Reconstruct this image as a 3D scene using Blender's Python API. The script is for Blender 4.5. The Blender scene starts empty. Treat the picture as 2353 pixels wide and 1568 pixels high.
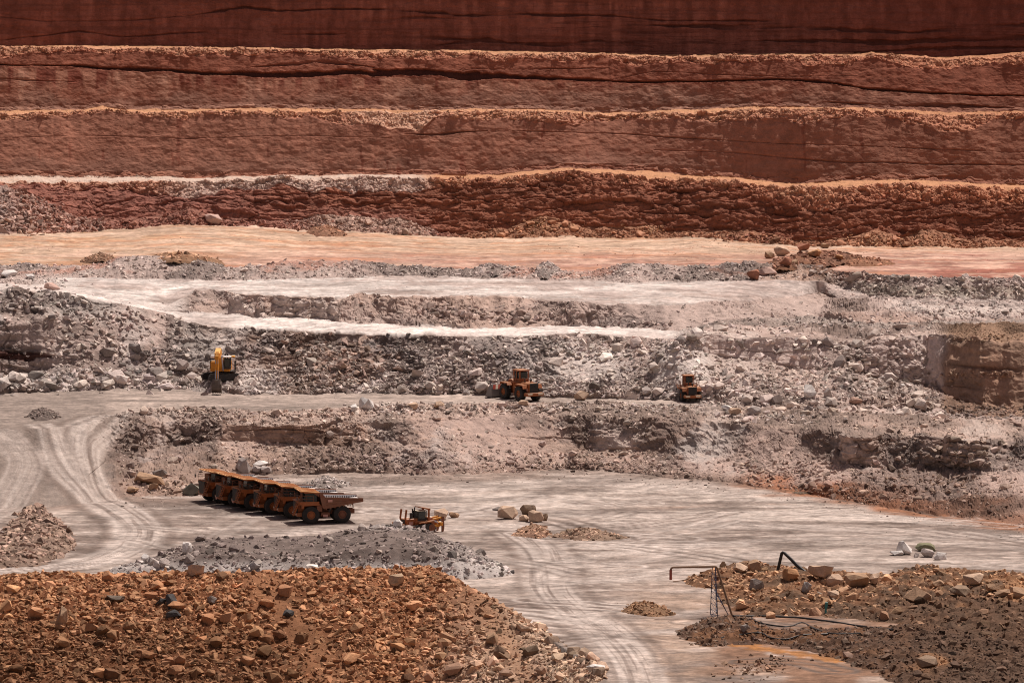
import bpy, bmesh, math, random
import numpy as np
from mathutils import Vector, Matrix

rng = np.random.default_rng(20240611)
random.seed(77)
SC = bpy.context.scene
COL = SC.collection

# ------------------------------------------------------------------ camera model (layout units: a 2352 x 1568 frame)
LENS, SENSOR = 200.0, 36.0
FPX = LENS / SENSOR * 2352.0
CX, CY = 1176.0, 784.0
PITCH = 0.0883
CAM = np.array([0.0, 0.0, 114.0])
CP, SP = math.cos(PITCH), math.sin(PITCH)

def ray(x, y):
    x = np.asarray(x, float); y = np.asarray(y, float)
    a = (x - CX) / FPX; b = (CY - y) / FPX
    return a, CP + b * SP, -SP + b * CP

def line_yz(x, y, z):
    dx, dy, dz = ray(x, y); t = (z - CAM[2]) / dz
    return np.stack([dx * t, dy * t, z + 0 * t], -1)

def line_yd(x, y, d):
    dx, dy, dz = ray(x, y); t = d / dy
    return np.stack([dx * t, d + 0 * t, CAM[2] + dz * t], -1)

def line_dz(x, d, z):
    a = (np.asarray(x, float) - CX) / FPX
    d = d + 0 * a; z = z + 0 * a
    dep = d * CP + (CAM[2] - z) * SP
    return np.stack([a * dep, d, z], -1)

def at(x, y, z=0.0):
    p = line_yz(x, y, np.asarray(float(z)))
    return Vector((float(p[0]), float(p[1]), float(p[2])))

def project(p):
    q = p - CAM
    dep = q[..., 1] * CP - q[..., 2] * SP
    up = q[..., 1] * SP + q[..., 2] * CP
    return CX + FPX * q[..., 0] / dep, CY - FPX * up / dep, dep

# ------------------------------------------------------------------ noise
def _h(ix, iy, iz, s):
    h = (ix.astype(np.uint32) * np.uint32(0x8da6b343)) ^ (iy.astype(np.uint32) * np.uint32(0xd8163841)) ^ (iz.astype(np.uint32) * np.uint32(0xcb1ab31f)) ^ np.uint32((s * 0x9E3779B1) & 0xffffffff)
    h ^= h >> np.uint32(15); h *= np.uint32(0x2c1b3c6d); h ^= h >> np.uint32(12); h *= np.uint32(0x297a2d39); h ^= h >> np.uint32(15)
    return h

def _hf(ix, iy, iz, s):
    return (_h(ix, iy, iz, s) >> np.uint32(8)).astype(np.float32) * np.float32(1 / 16777216.0)

def vnoise(x, y, z, s=0):
    x = np.asarray(x, np.float32); y = np.asarray(y, np.float32) + 0 * x; z = np.asarray(z, np.float32) + 0 * x
    fx, fy, fz = np.floor(x), np.floor(y), np.floor(z)
    ix, iy, iz = fx.astype(np.int32), fy.astype(np.int32), fz.astype(np.int32)
    u, v, w = x - fx, y - fy, z - fz
    u = u * u * (3 - 2 * u); v = v * v * (3 - 2 * v); w = w * w * (3 - 2 * w)
    def c(a, b, d): return _hf(ix + a, iy + b, iz + d, s)
    x00 = c(0,0,0) * (1-u) + c(1,0,0) * u; x10 = c(0,1,0) * (1-u) + c(1,1,0) * u
    x01 = c(0,0,1) * (1-u) + c(1,0,1) * u; x11 = c(0,1,1) * (1-u) + c(1,1,1) * u
    return (x00 * (1-v) + x10 * v) * (1-w) + (x01 * (1-v) + x11 * v) * w      # 0..1

def fbm(x, y, z, s=0, o=4, g=0.5, l=2.03):
    a, t, r = 1.0, 0.0, 0.0
    for i in range(o):
        r = r + a * (vnoise(x, y, z, s + 17 * i) - 0.5); t += a; a *= g
        x, y, z = x * l + 3.1, y * l + 1.7, z * l + 5.3
    return r * 2 / t * 1.35      # about -1..1

def ridged(x, y, z, s=0, o=4, g=0.55):
    a, t, r = 1.0, 0.0, 0.0
    for i in range(o):
        n = vnoise(x, y, z, s + 31 * i); r = r + a * (1 - np.abs(2 * n - 1)); t += a; a *= g
        x, y, z = x * 2.1 + 1.3, y * 2.1 + 4.1, z * 2.1 + 2.2
    return r / t

def facets(p, cell, s=0):
    """blocky cell offsets: each cell of a jittered lattice gets its own level and its own tilt; returns level and a crack mask"""
    q = (p / cell).astype(np.float32)
    f = np.floor(q).astype(np.int32)
    best = np.full(len(q), 9.0, np.float32); second = best.copy(); val = np.zeros(len(q), np.float32)
    for a in (-1, 0, 1):
        for b in (-1, 0, 1):
            for c in (-1, 0, 1):
                ix, iy, iz = f[:, 0] + a, f[:, 1] + b, f[:, 2] + c
                jx = _hf(ix, iy, iz, s + 1); jy = _hf(ix, iy, iz, s + 2); jz = _hf(ix, iy, iz, s + 3)
                dx = ix + jx - q[:, 0]; dy = iy + jy - q[:, 1]; dz = iz + jz - q[:, 2]
                dd = dx * dx + dy * dy + dz * dz
                lev = jx * 7.31 % 1.0 + (jy - .5) * dx * 1.1 + (jz - .5) * dz * 1.1 + (jx - .5) * dy * 1.1
                m = dd < best
                second = np.where(m, best, np.minimum(second, dd))
                best = np.where(m, dd, best); val = np.where(m, lev, val)
    crack = np.clip(1 - (np.sqrt(second) - np.sqrt(best)) / 0.09, 0, 1)
    return val - 0.5, crack

def P(pts, x):
    a = np.array(pts, float)
    return np.interp(x, a[:, 0], a[:, 1])

def smooth(e0, e1, x):
    t = np.clip((x - e0) / (e1 - e0), 0, 1)
    return t * t * (3 - 2 * t)

def mix(a, b, t):
    return a * (1 - t[..., None]) + np.asarray(b, float) * t[..., None]

def lin(r, g, b):
    f = lambda c: (c / 255 / 12.92) if c / 255 <= 0.04045 else ((c / 255 + 0.055) / 1.055) ** 2.4
    return np.array([f(r), f(g), f(b)])

# ------------------------------------------------------------------ materials
MATS = {}
def _nt(name):
    m = bpy.data.materials.new(name); m.use_nodes = True
    nt = m.node_tree; nt.nodes.clear()
    o = nt.nodes.new('ShaderNodeOutputMaterial'); b = nt.nodes.new('ShaderNodeBsdfPrincipled')
    nt.links.new(b.outputs[0], o.inputs[0])
    return m, nt, b

def noise_node(nt, vec, scale, detail=6, rough=0.6):
    n = nt.nodes.new('ShaderNodeTexNoise'); n.inputs['Scale'].default_value = scale
    n.inputs['Detail'].default_value = detail; n.inputs['Roughness'].default_value = rough
    nt.links.new(vec, n.inputs['Vector'])
    return n.outputs['Fac']

def maprange(nt, fac, a, b, c, d):
    m = nt.nodes.new('ShaderNodeMapRange'); nt.links.new(fac, m.inputs[0])
    for i, v in zip((1, 2, 3, 4), (a, b, c, d)): m.inputs[i].default_value = v
    return m.outputs[0]

def math_node(nt, op, a, b):
    m = nt.nodes.new('ShaderNodeMath'); m.operation = op
    for i, v in enumerate((a, b)):
        if hasattr(v, 'links'): nt.links.new(v, m.inputs[i])
        else: m.inputs[i].default_value = v
    return m.outputs[0]

def earth_material(name, s1, s2, k1, k2, bump, bscale, rough=0.95):
    """mineral colour carried by the surface attribute, broken up by two world-size noises"""
    m, nt, b = _nt(name)
    at_ = nt.nodes.new('ShaderNodeAttribute'); at_.attribute_name = 'Col'
    tc = nt.nodes.new('ShaderNodeTexCoord')
    geo = nt.nodes.new('ShaderNodeNewGeometry')
    v = geo.outputs['Position']
    n1 = maprange(nt, noise_node(nt, v, s1), 0.25, 0.75, 1 - k1, 1 + k1)
    n2 = maprange(nt, noise_node(nt, v, s2, 3), 0.25, 0.75, 1 - k2, 1 + k2)
    f = math_node(nt, 'MULTIPLY', n1, n2)
    mx = nt.nodes.new('ShaderNodeVectorMath'); mx.operation = 'SCALE'
    nt.links.new(at_.outputs['Color'], mx.inputs[0]); nt.links.new(f, mx.inputs['Scale'])
    nt.links.new(mx.outputs[0], b.inputs['Base Color'])
    b.inputs['Roughness'].default_value = rough
    b.inputs['Specular IOR Level'].default_value = 0.12
    bp = nt.nodes.new('ShaderNodeBump'); bp.inputs['Strength'].default_value = 0.8; bp.inputs['Distance'].default_value = bump
    nt.links.new(noise_node(nt, v, bscale, 5, 0.65), bp.inputs['Height'])
    nt.links.new(bp.outputs[0], b.inputs['Normal'])
    MATS[name] = m
    return m

earth_material('rock', 0.9, 4.0, 0.22, 0.18, 0.22, 2.2)
earth_material('rock_face', 0.5, 3.6, 0.18, 0.20, 0.07, 2.6)
earth_material('rubble', 1.6, 6.0, 0.16, 0.16, 0.08, 5.0)
m = earth_material('compacted', 0.55, 3.0, 0.10, 0.10, 0.05, 2.5)
# scraped and rolled ground: fine drag marks, longer one way than the other, wandering with the traffic
nt = m.node_tree; geo = [n for n in nt.nodes if n.type == 'NEW_GEOMETRY'][0]; sc_ = [n for n in nt.nodes if n.type == 'VECT_MATH'][0]
wn = nt.nodes.new('ShaderNodeTexNoise'); wn.inputs['Scale'].default_value = 0.035; wn.inputs['Detail'].default_value = 2
nt.links.new(geo.outputs['Position'], wn.inputs['Vector'])
wv = nt.nodes.new('ShaderNodeVectorMath'); wv.operation = 'MULTIPLY_ADD'; nt.links.new(wn.outputs['Color'], wv.inputs[0]); wv.inputs[1].default_value = (14, 14, 0); nt.links.new(geo.outputs['Position'], wv.inputs[2])
f_all = None
for (sx, sy, lo, hi, c, d) in ((.33, .6, .36, .66, .68, 1.22), (1.2, 1.9, .34, .66, .78, 1.18), (.05, .10, .36, .64, .84, 1.12)):
    mp = nt.nodes.new('ShaderNodeVectorMath'); mp.operation = 'MULTIPLY'; nt.links.new(wv.outputs[0], mp.inputs[0]); mp.inputs[1].default_value = (sx, sy, .1)
    q = maprange(nt, noise_node(nt, mp.outputs[0], 1.0, 4, .6), lo, hi, c, d)
    f_all = q if f_all is None else math_node(nt, 'MULTIPLY', f_all, q)
old = sc_.inputs['Scale'].links[0].from_socket
nt.links.new(math_node(nt, 'MULTIPLY', old, f_all), sc_.inputs['Scale'])

def paint_material(name, col, dust=(0.42, 0.27, 0.17), dusty=0.75, rough=0.55, metal=0.0, wear=0.35):
    m, nt, b = _nt(name)
    geo = nt.nodes.new('ShaderNodeNewGeometry'); tc = nt.nodes.new('ShaderNodeTexCoord')
    sep = nt.nodes.new('ShaderNodeSeparateXYZ'); nt.links.new(geo.outputs['Normal'], sep.inputs[0])
    up = maprange(nt, sep.outputs[2], 0.3, 0.95, 0.0, dusty)
    n = maprange(nt, noise_node(nt, tc.outputs['Object'], 1.3, 6, .65), 0.35, 0.75, 0.0, wear)
    fac = math_node(nt, 'ADD', up, n); fac = math_node(nt, 'MINIMUM', fac, 0.9)
    mx = nt.nodes.new('ShaderNodeMix'); mx.data_type = 'RGBA'
    nt.links.new(fac, mx.inputs[0]); mx.inputs[6].default_value = (*col, 1); mx.inputs[7].default_value = (*dust, 1)
    nt.links.new(mx.outputs[2], b.inputs['Base Color'])
    b.inputs['Roughness'].default_value = rough; b.inputs['Metallic'].default_value = metal
    MATS[name] = m
    return m

paint_material('orange_paint', (0.32, 0.075, 0.01), dust=(0.36, 0.175, 0.085), dusty=0.7, wear=0.45)
paint_material('yellow_paint', (0.72, 0.27, 0.015), dust=(0.72, 0.45, 0.16), dusty=0.5, wear=0.2)
paint_material('canopy_paint', (0.46, 0.13, 0.015), dust=(0.66, 0.38, 0.17), dusty=0.9, wear=0.3)  # pale dust tone also puts sunlit brightness on the canopy tops
paint_material('rust_paint', (0.20, 0.06, 0.025), dust=(0.30, 0.15, 0.09), dusty=0.5)
paint_material('body_steel', (0.22, 0.075, 0.035), dust=(0.24, 0.135, 0.09), dusty=0.4, wear=.6)
paint_material('liner_steel', (0.50, 0.48, 0.50), dust=(0.70, 0.65, 0.62), dusty=0.6, rough=0.5)
paint_material('rubber', (0.018, 0.016, 0.016), dust=(0.10, 0.075, 0.06), dusty=0.5, rough=0.85)
paint_material('black_steel', (0.018, 0.016, 0.017), dust=(0.12, 0.09, 0.07), dusty=0.4, rough=0.6)
paint_material('grey_steel', (0.16, 0.14, 0.14), dust=(0.30, 0.25, 0.22), dusty=0.5, rough=0.5)
paint_material('worn_steel', (0.085, 0.062, 0.052), dust=(0.20, 0.15, 0.12), dusty=0.5, wear=0.6)
paint_material('chrome_rod', (0.45, 0.43, 0.50), dust=(0.35, 0.3, 0.3), dusty=0.2, rough=0.3, metal=0.6, wear=0.1)
paint_material('pale_plate', (0.62, 0.30, 0.24), dust=(0.5, 0.33, 0.26), dusty=0.2)
paint_material('cream_paint', (0.75, 0.66, 0.50), dust=(0.6, 0.5, 0.4), dusty=0.4)
paint_material('white_paint', (0.78, 0.76, 0.76), dust=(0.6, 0.55, 0.52), dusty=0.3)
paint_material('red_paint', (0.42, 0.05, 0.025), dust=(0.40, 0.2, 0.15), dusty=0.3)
paint_material('blue_steel', (0.03, 0.035, 0.09), dust=(0.15, 0.12, 0.12), dusty=0.2)
paint_material('pipe_brown', (0.20, 0.11, 0.06), dust=(0.30, 0.2, 0.14), dusty=0.4)
paint_material('pipe_red', (0.30, 0.05, 0.03), dust=(0.3, 0.15, 0.1), dusty=0.3)
paint_material('teal_paint', (0.02, 0.20, 0.20), dust=(0.25, 0.25, 0.22), dusty=0.4)
paint_material('timber', (0.42, 0.34, 0.27), dust=(0.5, 0.42, 0.35), dusty=0.4, rough=0.9)
paint_material('black_hose', (0.014, 0.013, 0.014), dust=(0.10, 0.08, 0.07), dusty=0.35, rough=0.55, wear=0.15)

m, nt, b = _nt('window_glass')
b.inputs['Base Color'].default_value = (0.02, 0.03, 0.028, 1); b.inputs['Roughness'].default_value = 0.12
b.inputs['Specular IOR Level'].default_value = 0.6
MATS['window_glass'] = m
m, nt, b = _nt('lamp_lens')
b.inputs['Base Color'].default_value = (0.75, 0.70, 0.62, 1); b.inputs['Roughness'].default_value = 0.2
MATS['lamp_lens'] = m
m, nt, b = _nt('muddy_water')
b.inputs['Base Color'].default_value = (0.14, 0.12, 0.09, 1); b.inputs['Roughness'].default_value = 0.06
tc = nt.nodes.new('ShaderNodeTexCoord'); bp = nt.nodes.new('ShaderNodeBump'); bp.inputs['Strength'].default_value = 0.15; bp.inputs['Distance'].default_value = 0.02
nt.links.new(noise_node(nt, tc.outputs['Object'], 0.8, 3), bp.inputs['Height']); nt.links.new(bp.outputs[0], b.inputs['Normal'])
MATS['muddy_water'] = m

# ------------------------------------------------------------------ mesh helpers
def mesh_from(name, V, faces, col=None, smooth_=False):
    """faces: one (n,3) or (n,4) index array"""
    V = np.asarray(V, np.float32); faces = np.asarray(faces, np.int32)
    me = bpy.data.meshes.new(name); n, k = faces.shape
    me.vertices.add(len(V)); me.vertices.foreach_set('co', V.ravel())
    me.loops.add(n * k); me.loops.foreach_set('vertex_index', faces.ravel())
    me.polygons.add(n)
    me.polygons.foreach_set('loop_start', np.arange(0, n * k, k, dtype=np.int32))
    me.polygons.foreach_set('loop_total', np.full(n, k, np.int32))
    me.polygons.foreach_set('use_smooth', np.full(n, smooth_, bool))
    if col is not None:
        a = me.attributes.new('Col', 'FLOAT_COLOR', 'POINT')
        c = np.ones((len(V), 4), np.float32); c[:, :3] = np.clip(col, 0.004, 0.9)
        a.data.foreach_set('color', c.ravel())
    me.update(calc_edges=True)
    return me

def link(name, me, mat=None, parent=None):
    o = bpy.data.objects.new(name, me); COL.objects.link(o)
    if mat and me: me.materials.append(MATS[mat])
    if parent: o.parent = parent
    return o

def tag(o, label=None, cat=None, group=None, kind=None):
    if label: o['label'] = label
    if cat: o['category'] = cat
    if group: o['group'] = group
    if kind: o['kind'] = kind
    return o

def compact(V, faces, C):
    used = np.unique(faces); m = np.zeros(len(V), np.int32); m[used] = np.arange(len(used))
    return V[used], m[faces], C[used]

# rock shapes: hulls of scattered points, so every stone is an angular block
def hull_template(n, seed, flat=1.0, box=0.7):
    r = random.Random(seed); bm = bmesh.new()
    for i in range(n):
        while True:
            v = Vector((r.uniform(-1, 1), r.uniform(-1, 1), r.uniform(-1, 1)))
            if 0.55 < v.length < 1.25: break
        v.normalize(); v *= r.uniform(0.8, 1.08)
        v.x += box * 0.25 * (1 if v.x > 0 else -1); v.y += box * 0.15 * (1 if v.y > 0 else -1)
        bm.verts.new((v.x * 0.45, v.y * 0.42, v.z * 0.45 * flat))
    res = bmesh.ops.convex_hull(bm, input=bm.verts[:])
    bmesh.ops.delete(bm, geom=[v for v in bm.verts if not v.link_faces], context='VERTS')
    bmesh.ops.triangulate(bm, faces=bm.faces[:])
    bm.verts.index_update()
    V = np.array([v.co[:] for v in bm.verts], np.float32); F = np.array([[v.index for v in f.verts] for f in bm.faces], np.int32)
    bm.free()
    return V, F
TPL = [hull_template(random.Random(i).randint(9, 15), 100 + i, (1.0, 0.9, 0.75, 0.6)[i % 4]) for i in range(24)]

def rot_mats(n, tilt=0.5):
    yaw = rng.uniform(0, 2 * np.pi, n); ax = rng.uniform(0, 2 * np.pi, n); ti = rng.normal(0, tilt, n)
    c, s = np.cos(yaw), np.sin(yaw); z0, o1 = np.zeros(n), np.ones(n)
    Rz = np.stack([np.stack([c, -s, z0], -1), np.stack([s, c, z0], -1), np.stack([z0, z0, o1], -1)], 1)
    ux, uy = np.cos(ax), np.sin(ax); ct, st = np.cos(ti), np.sin(ti); k = 1 - ct
    Rt = np.stack([np.stack([ct + ux * ux * k, ux * uy * k, uy * st], -1), np.stack([ux * uy * k, ct + uy * uy * k, -ux * st], -1), np.stack([-uy * st, ux * st, ct], -1)], 1)
    return Rt @ Rz

def rock_arrays(pos, size, col, tilt=0.9, sink=0.22):
    n = len(pos); R = rot_mats(n, tilt)
    S = np.stack([size * rng.uniform(0.85, 1.35, n), size * rng.uniform(0.7, 1.05, n), size * rng.uniform(0.6, 1.0, n)], -1)
    ti = rng.integers(0, len(TPL), n)
    Vs, Fs, Cs, off = [], [], [], 0
    for t, (tv, tf) in enumerate(TPL):
        idx = np.where(ti == t)[0]
        if not len(idx): continue
        v = np.einsum('nij,nkj->nki', R[idx], tv[None] * S[idx][:, None, :])
        v = v + pos[idx][:, None, :]; v[..., 2] -= (sink * size[idx] - 0.12 * size[idx])[:, None]
        k = len(tv); m = len(idx)
        Vs.append(v.reshape(-1, 3)); Fs.append((tf[None] + (np.arange(m) * k)[:, None, None]).reshape(-1, 3) + off)
        Cs.append(np.repeat(col[idx], k, 0)); off += k * m
    return np.concatenate(Vs), np.concatenate(Fs), np.concatenate(Cs)

def merge(parts):
    V, F, C, o = [], [], [], 0
    for v, f, c in parts:
        V.append(v); F.append(f + o); C.append(c); o += len(v)
    return np.concatenate(V), np.concatenate(F), np.concatenate(C)

def rock_sizes(n, lo, hi, power=2.2):
    u = rng.uniform(0, 1, n); a = 1 - power
    return (lo ** a + u * (hi ** a - lo ** a)) ** (1 / a)

def boulder_mesh(name, seed, dims, col, cuts=1, rough=0.06, flat=None):
    """a single big stone: hull, cut finer and roughened, true size in metres"""
    V, F = hull_template(random.Random(seed).randint(14, 26), seed, 1.0, 0.25)
    bm = bmesh.new()
    vs = [bm.verts.new(v) for v in V]
    for f in F: bm.faces.new([vs[i] for i in f])
    bmesh.ops.recalc_face_normals(bm, faces=bm.faces[:])
    if cuts: bmesh.ops.subdivide_edges(bm, edges=bm.edges[:], cuts=cuts, use_grid_fill=True)
    bmesh.ops.triangulate(bm, faces=bm.faces[:])
    bm.verts.index_update()
    v = np.array([q.co[:] for q in bm.verts]); f = np.array([[q.index for q in g.verts] for g in bm.faces]); bm.free()
    n = fbm(v[:, 0] * 3 + seed, v[:, 1] * 3, v[:, 2] * 3, seed, 3)
    v = v * (1 + rough * 1.6 * n)[:, None]
    ext = v.max(0) - v.min(0); v = (v - (v.max(0) + v.min(0)) / 2) / ext * np.array(dims)
    v[:, 2] -= v[:, 2].min()
    nn = fbm(v[:, 0] * 0.9, v[:, 1] * 0.9, v[:, 2] * 1.4, seed + 5, 3)
    c = np.asarray(col)[None] * (1 + 0.22 * nn)[:, None]
    return mesh_from(name, v, f, c)
# ------------------------------------------------------------------ mineral colours
A3 = lambda *c: np.array(c, float)
WALL5 = A3(.30, .105, .072); WALL4 = A3(.30, .108, .068); WALL4G = A3(.30, .155, .112); WALL4L = A3(.40, .20, .135); WALL4S = A3(.18, .046, .03)
WALL3 = A3(.345, .153, .103); WALL3G = A3(.285, .15, .11); WALL2 = A3(.26, .10, .062); WALL2P = A3(.31, .135, .108)
BENCH = A3(.46, .235, .13); CREST = A3(.52, .265, .165); PALE = A3(.52, .42, .36); TALUS = A3(.30, .14, .105)
PLAT = A3(.475, .33, .24); PLATPINK = A3(.37, .205, .165); PLATRED = A3(.30, .115, .085)
GREY = A3(.38, .295, .265); GREYP = A3(.41, .315, .28); GREYD = A3(.19, .137, .115); WHITE = A3(.57, .50, .465)
LBC = A3(.35, .28, .243); FLOOR = A3(.38, .308, .27); FLOORD = A3(.165, .122, .103); FLOORL = A3(.49, .412, .365); TRACK = A3(.50, .425, .385)
# ------------------------------------------------------------------ the pit: benches, faces, slopes and floors as one lofted survey grid
xs = np.concatenate([np.arange(-420, -8, 8.0), np.arange(-8, 2360, 2.1), np.arange(2360, 2790, 8.0)])
NX = len(xs)
wob = lambda k, amp, s: amp * fbm(xs / (k * 2.6), xs * 0 + s * 3.7, xs * 0, s, 3)

y4 = P([(0,108),(170,105),(420,107),(560,110),(700,112),(940,114),(1176,118),(1400,122),(1500,126),(1591,128),(1650,125),(1900,123),(2020,121),(2080,126),(2150,132),(2250,128),(2352,119)], xs) + wob(30, 1.2, 1)
y3 = P([(0,256),(195,251),(215,247),(235,245),(255,249),(290,253),(500,251),(700,249),(940,254),(1176,251),(1280,253),(1390,259),(1500,256),(1600,252),(1700,248),(1820,245),(1950,248),(2050,252),(2100,254),(2170,258),(2352,257)], xs) + wob(30, 1.0, 2)
y2 = P([(0,404),(340,408),(390,405),(480,410),(560,405),(806,401),(1000,402),(1150,401),(1230,393),(1300,388),(1400,390),(1500,396),(1613,404),(1700,408),(1796,422),(1850,420),(1909,417),(2043,412),(2163,417),(2352,425)], xs) + wob(25, 0.8, 3)
ytal = P([(0,430),(60,440),(154,489),(212,503),(291,503),(394,492),(428,478),(450,484),(507,500),(600,505),(685,505),(730,493),(785,500),(806,495),(885,505),(916,499),(1012,538),(1080,536),(1166,524),(1200,508),(1241,496),(1286,502),(1337,522),(1440,524),(1491,517),(1526,530),(1649,530),(1717,527),(1820,552),(1889,553),(1950,545),(2016,524),(2074,545),(2125,528),(2173,531),(2204,545),(2266,549),(2352,552)], xs) + wob(14, 3.0, 4)
ytoe = P([(0,539),(171,534),(308,525),(394,516),(514,517),(634,524),(713,530),(806,532),(909,539),(1012,544),(1080,546),(1217,547),(1320,544),(1423,548),(1526,548),(1615,544),(1717,556),(1786,562),(1870,568),(1957,565),(2094,568),(2352,568)], xs) + wob(12, 2.0, 5)
ytoe = np.maximum(ytoe, ytal + 3)
dW2 = P([(0,1262),(400,1268),(1000,1269),(1500,1267),(1750,1253),(1900,1247),(2352,1250)], xs) + wob(60, 1.6, 6)

def crumble(lo, hi, k, s): return lo + (hi - lo) * np.clip(0.5 + 0.75 * fbm(xs / k, xs * 0 + s, xs * 0, s, 4), 0, 1)
hc4 = crumble(0.2, 1.9, 60, 11) + P([(0,1.0),(150,.8),(600,0.1),(1300,0.1),(1800,0.3),(1950,1.0),(2100,.7),(2352,.6)], xs)
hc3 = crumble(0.2, 1.6, 60, 12) + P([(0,0.2),(700,0.1),(780,1.3),(880,3.0),(960,2.6),(1020,0.5),(1200,0.5),(1300,1.3),(1420,0.3),(1560,.5),(1700,2.0),(1850,1.8),(1950,0.3),(2100,.8),(2170,2.4),(2230,2.2),(2300,.4),(2352,.4)], xs)
hc2 = crumble(0.5, 1.9, 55, 13) + P([(0,0),(350,0.5),(420,2.2),(470,2.4),(520,0.6),(800,1.4),(950,1.6),(1010,0.4),(1150,0.9),(1400,0.6),(1700,1.0),(1800,2.6),(1880,3.6),(1960,2.0),(2100,2.2),(2352,2.6)], xs)

LN = []          # (points, segment below: rows, facet amp, fbm amp, class name)
def add(pts, rows, af, ab, cls): LN.append((pts, rows, af, ab, cls))

dW2s = P([(0,1262),(400,1268),(1000,1269),(1500,1267),(1750,1255),(1900,1249),(2352,1250)], xs); dW2s = np.convolve(np.pad(dW2s, 90, mode='edge'), np.hanning(181) / np.hanning(181).sum(), 'valid')
dW2 = dW2s + wob(60, 1.6, 6)
dB4 = 1333 + (dW2s - 1268) * .9 + wob(80, 1.5, 21)
B4b = line_yd(xs, y4, dB4); z4 = B4b[:, 2]
top = line_dz(xs, dB4 + 6.5, 92.0)
add(line_dz(xs, dB4 + 700, 96.0), 8, 0, 0.5, 'plateau')
add(line_dz(xs, dB4 + 120, 95.0), 8, 0, 0.5, 'plateau')
add(top, 40, 0.04, 0.2, 'w5')
mid5 = line_yd(xs, y4 - 112 + wob(60, 2, 22), dB4 + 3.6)
add(mid5, 68, 0.08, 0.25, 'w5')
add(B4b, 4, 0.10, 0.25, 'b4')
B4c = line_dz(xs, dB4 - 13, z4 + 0.15 + wob(10, 0.35, 23)); add(B4c, 14, 0.40, 0.55, 'c4')
B4k = B4c + np.stack([0 * xs, -(1.05 * hc4 + 0.3), -hc4], -1); add(B4k, 74, 0.03, 0.2, 'w4')
B3b = line_yd(xs, y3, B4c[:, 1] - 8.6); z3 = B3b[:, 2]
B3t = B3b + np.stack([0 * xs, 0.9 + 0 * xs, 0.9 + 0 * xs], -1); add(B3t, 5, 0.2, 0.4, 'w4')
add(B3b, 4, 0.12, 0.25, 'b3')
B3c = line_dz(xs, B3b[:, 1] - 12, z3 + 0.15 + wob(10, 0.35, 24)); add(B3c, 16, 0.42, 0.55, 'c3')
B3k = B3c + np.stack([0 * xs, -(1.05 * hc3 + 0.3), -hc3], -1); add(B3k, 74, 0.035, 0.22, 'w3')
B2b = line_yd(xs, y2, B3c[:, 1] - 9.4); z2 = B2b[:, 2]
B2t = B2b + np.stack([0 * xs, 1.1 + 0 * xs, 1.1 + 0 * xs], -1); add(B2t, 6, 0.35, 0.4, 'w3')
add(B2b, 8, 0.08, 0.2, 'b2')
B2c = line_dz(xs, np.minimum(B2b[:, 1] - 11, dW2 + 9.5), z2 - P([(0,0.5),(300,0.3),(420,0),(2352,0)], xs) + wob(9, 0.5, 25)); add(B2c, 18, 0.55, 0.7, 'c2')
B2k = B2c + np.stack([0 * xs, -(1.0 * hc2 + 0.3), -hc2], -1); add(B2k, 56, 0.42, 0.6, 'w2')
W2b = line_yd(xs, ytal, dW2); add(W2b, 22, 0.30, 0.35, 'talus')
T2 = line_yd(xs, ytoe, dW2 - 1.0 - (ytoe - ytal) / 10.4 * 1.25)
add(T2, 44, 0.03, 0.12, 'platform')

y_pf = P([(0,617),(103,615),(514,618),(651,613),(806,610),(1029,618),(1286,626),(1375,624),(1457,618),(1612,621),(1803,615),(1930,630),(1998,637),(2129,642),(2352,644)], xs) + wob(15, 1.0, 31)
PF = line_yz(xs, y_pf, 25.7 + 0 * xs)
bh = P([(0,0.5),(120,0.6),(200,0.9),(260,2.4),(330,2.1),(450,1.7),(540,0.7),(650,0.9),(700,1.1),(800,0.9),(950,0.3),(1080,0.3),(1110,1.2),(1180,0.9),(1230,0.7),(1260,0.8),(1300,0.2),(1370,0.3),(1390,1.0),(1500,0.9),(1650,0.9),(1720,1.3),(1760,0.9),(1880,0.7),(1930,0.6),(2352,0.5)], xs) * (1 + 0.5 * fbm(xs / 60, 0 * xs, 0 * xs, 33, 3))
y_r1 = P([(0,636),(100,638),(230,640),(400,643),(540,645),(700,642),(900,634),(1100,638),(1286,645),(1380,642),(1450,650),(1700,645),(1880,645),(1920,655),(2000,680),(2150,687),(2352,686)], xs) + wob(12, 1.5, 32)
z_r1 = P([(0,25.3),(400,25.3),(1880,25.0),(1930,23.6),(2000,22.4),(2352,22.3)], xs)
R1 = line_yz(xs, y_r1, z_r1)
BM = line_yd(xs, y_pf - bh * 11.2, PF[:, 1] * 0.55 + R1[:, 1] * 0.45)
face_r = smooth(1900, 2000, xs)
BM[:, 1] = BM[:, 1] * (1 - face_r) + (R1[:, 1] + 7.0) * face_r
for_face = None
BM = line_yd(xs, y_pf - bh * 11.2, np.minimum(BM[:, 1], PF[:, 1] - 0.8))
add(PF, 4, 0.25, 0.3, 'berm')
add(BM, 18, 0.25, 0.35, 'berm')
add(R1, 24, 0.05, 0.18, 'r1')
y_m2 = P([(0,652),(110,656),(190,668),(300,692),(380,706),(450,668),(600,672),(750,678),(940,683),(1176,682),(1300,690),(1500,700),(1600,700),(1750,690),(1880,676),(1950,690),(2050,700),(2352,702)], xs) + 6 * fbm(xs / 70, xs * 0, xs * 0, 34, 3) * smooth(430, 520, xs)
z_m2 = P([(0,25.2),(190,24.8),(300,23.6),(380,22.4),(450,24.6),(600,25.0),(1176,25.0),(1300,24.4),(1500,23.9),(1600,23.9),(1880,22.6),(1950,21.9),(2352,21.6)], xs)
add(line_yz(xs, y_m2, z_m2), 30, 0.36, 0.5, 'w1')
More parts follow.
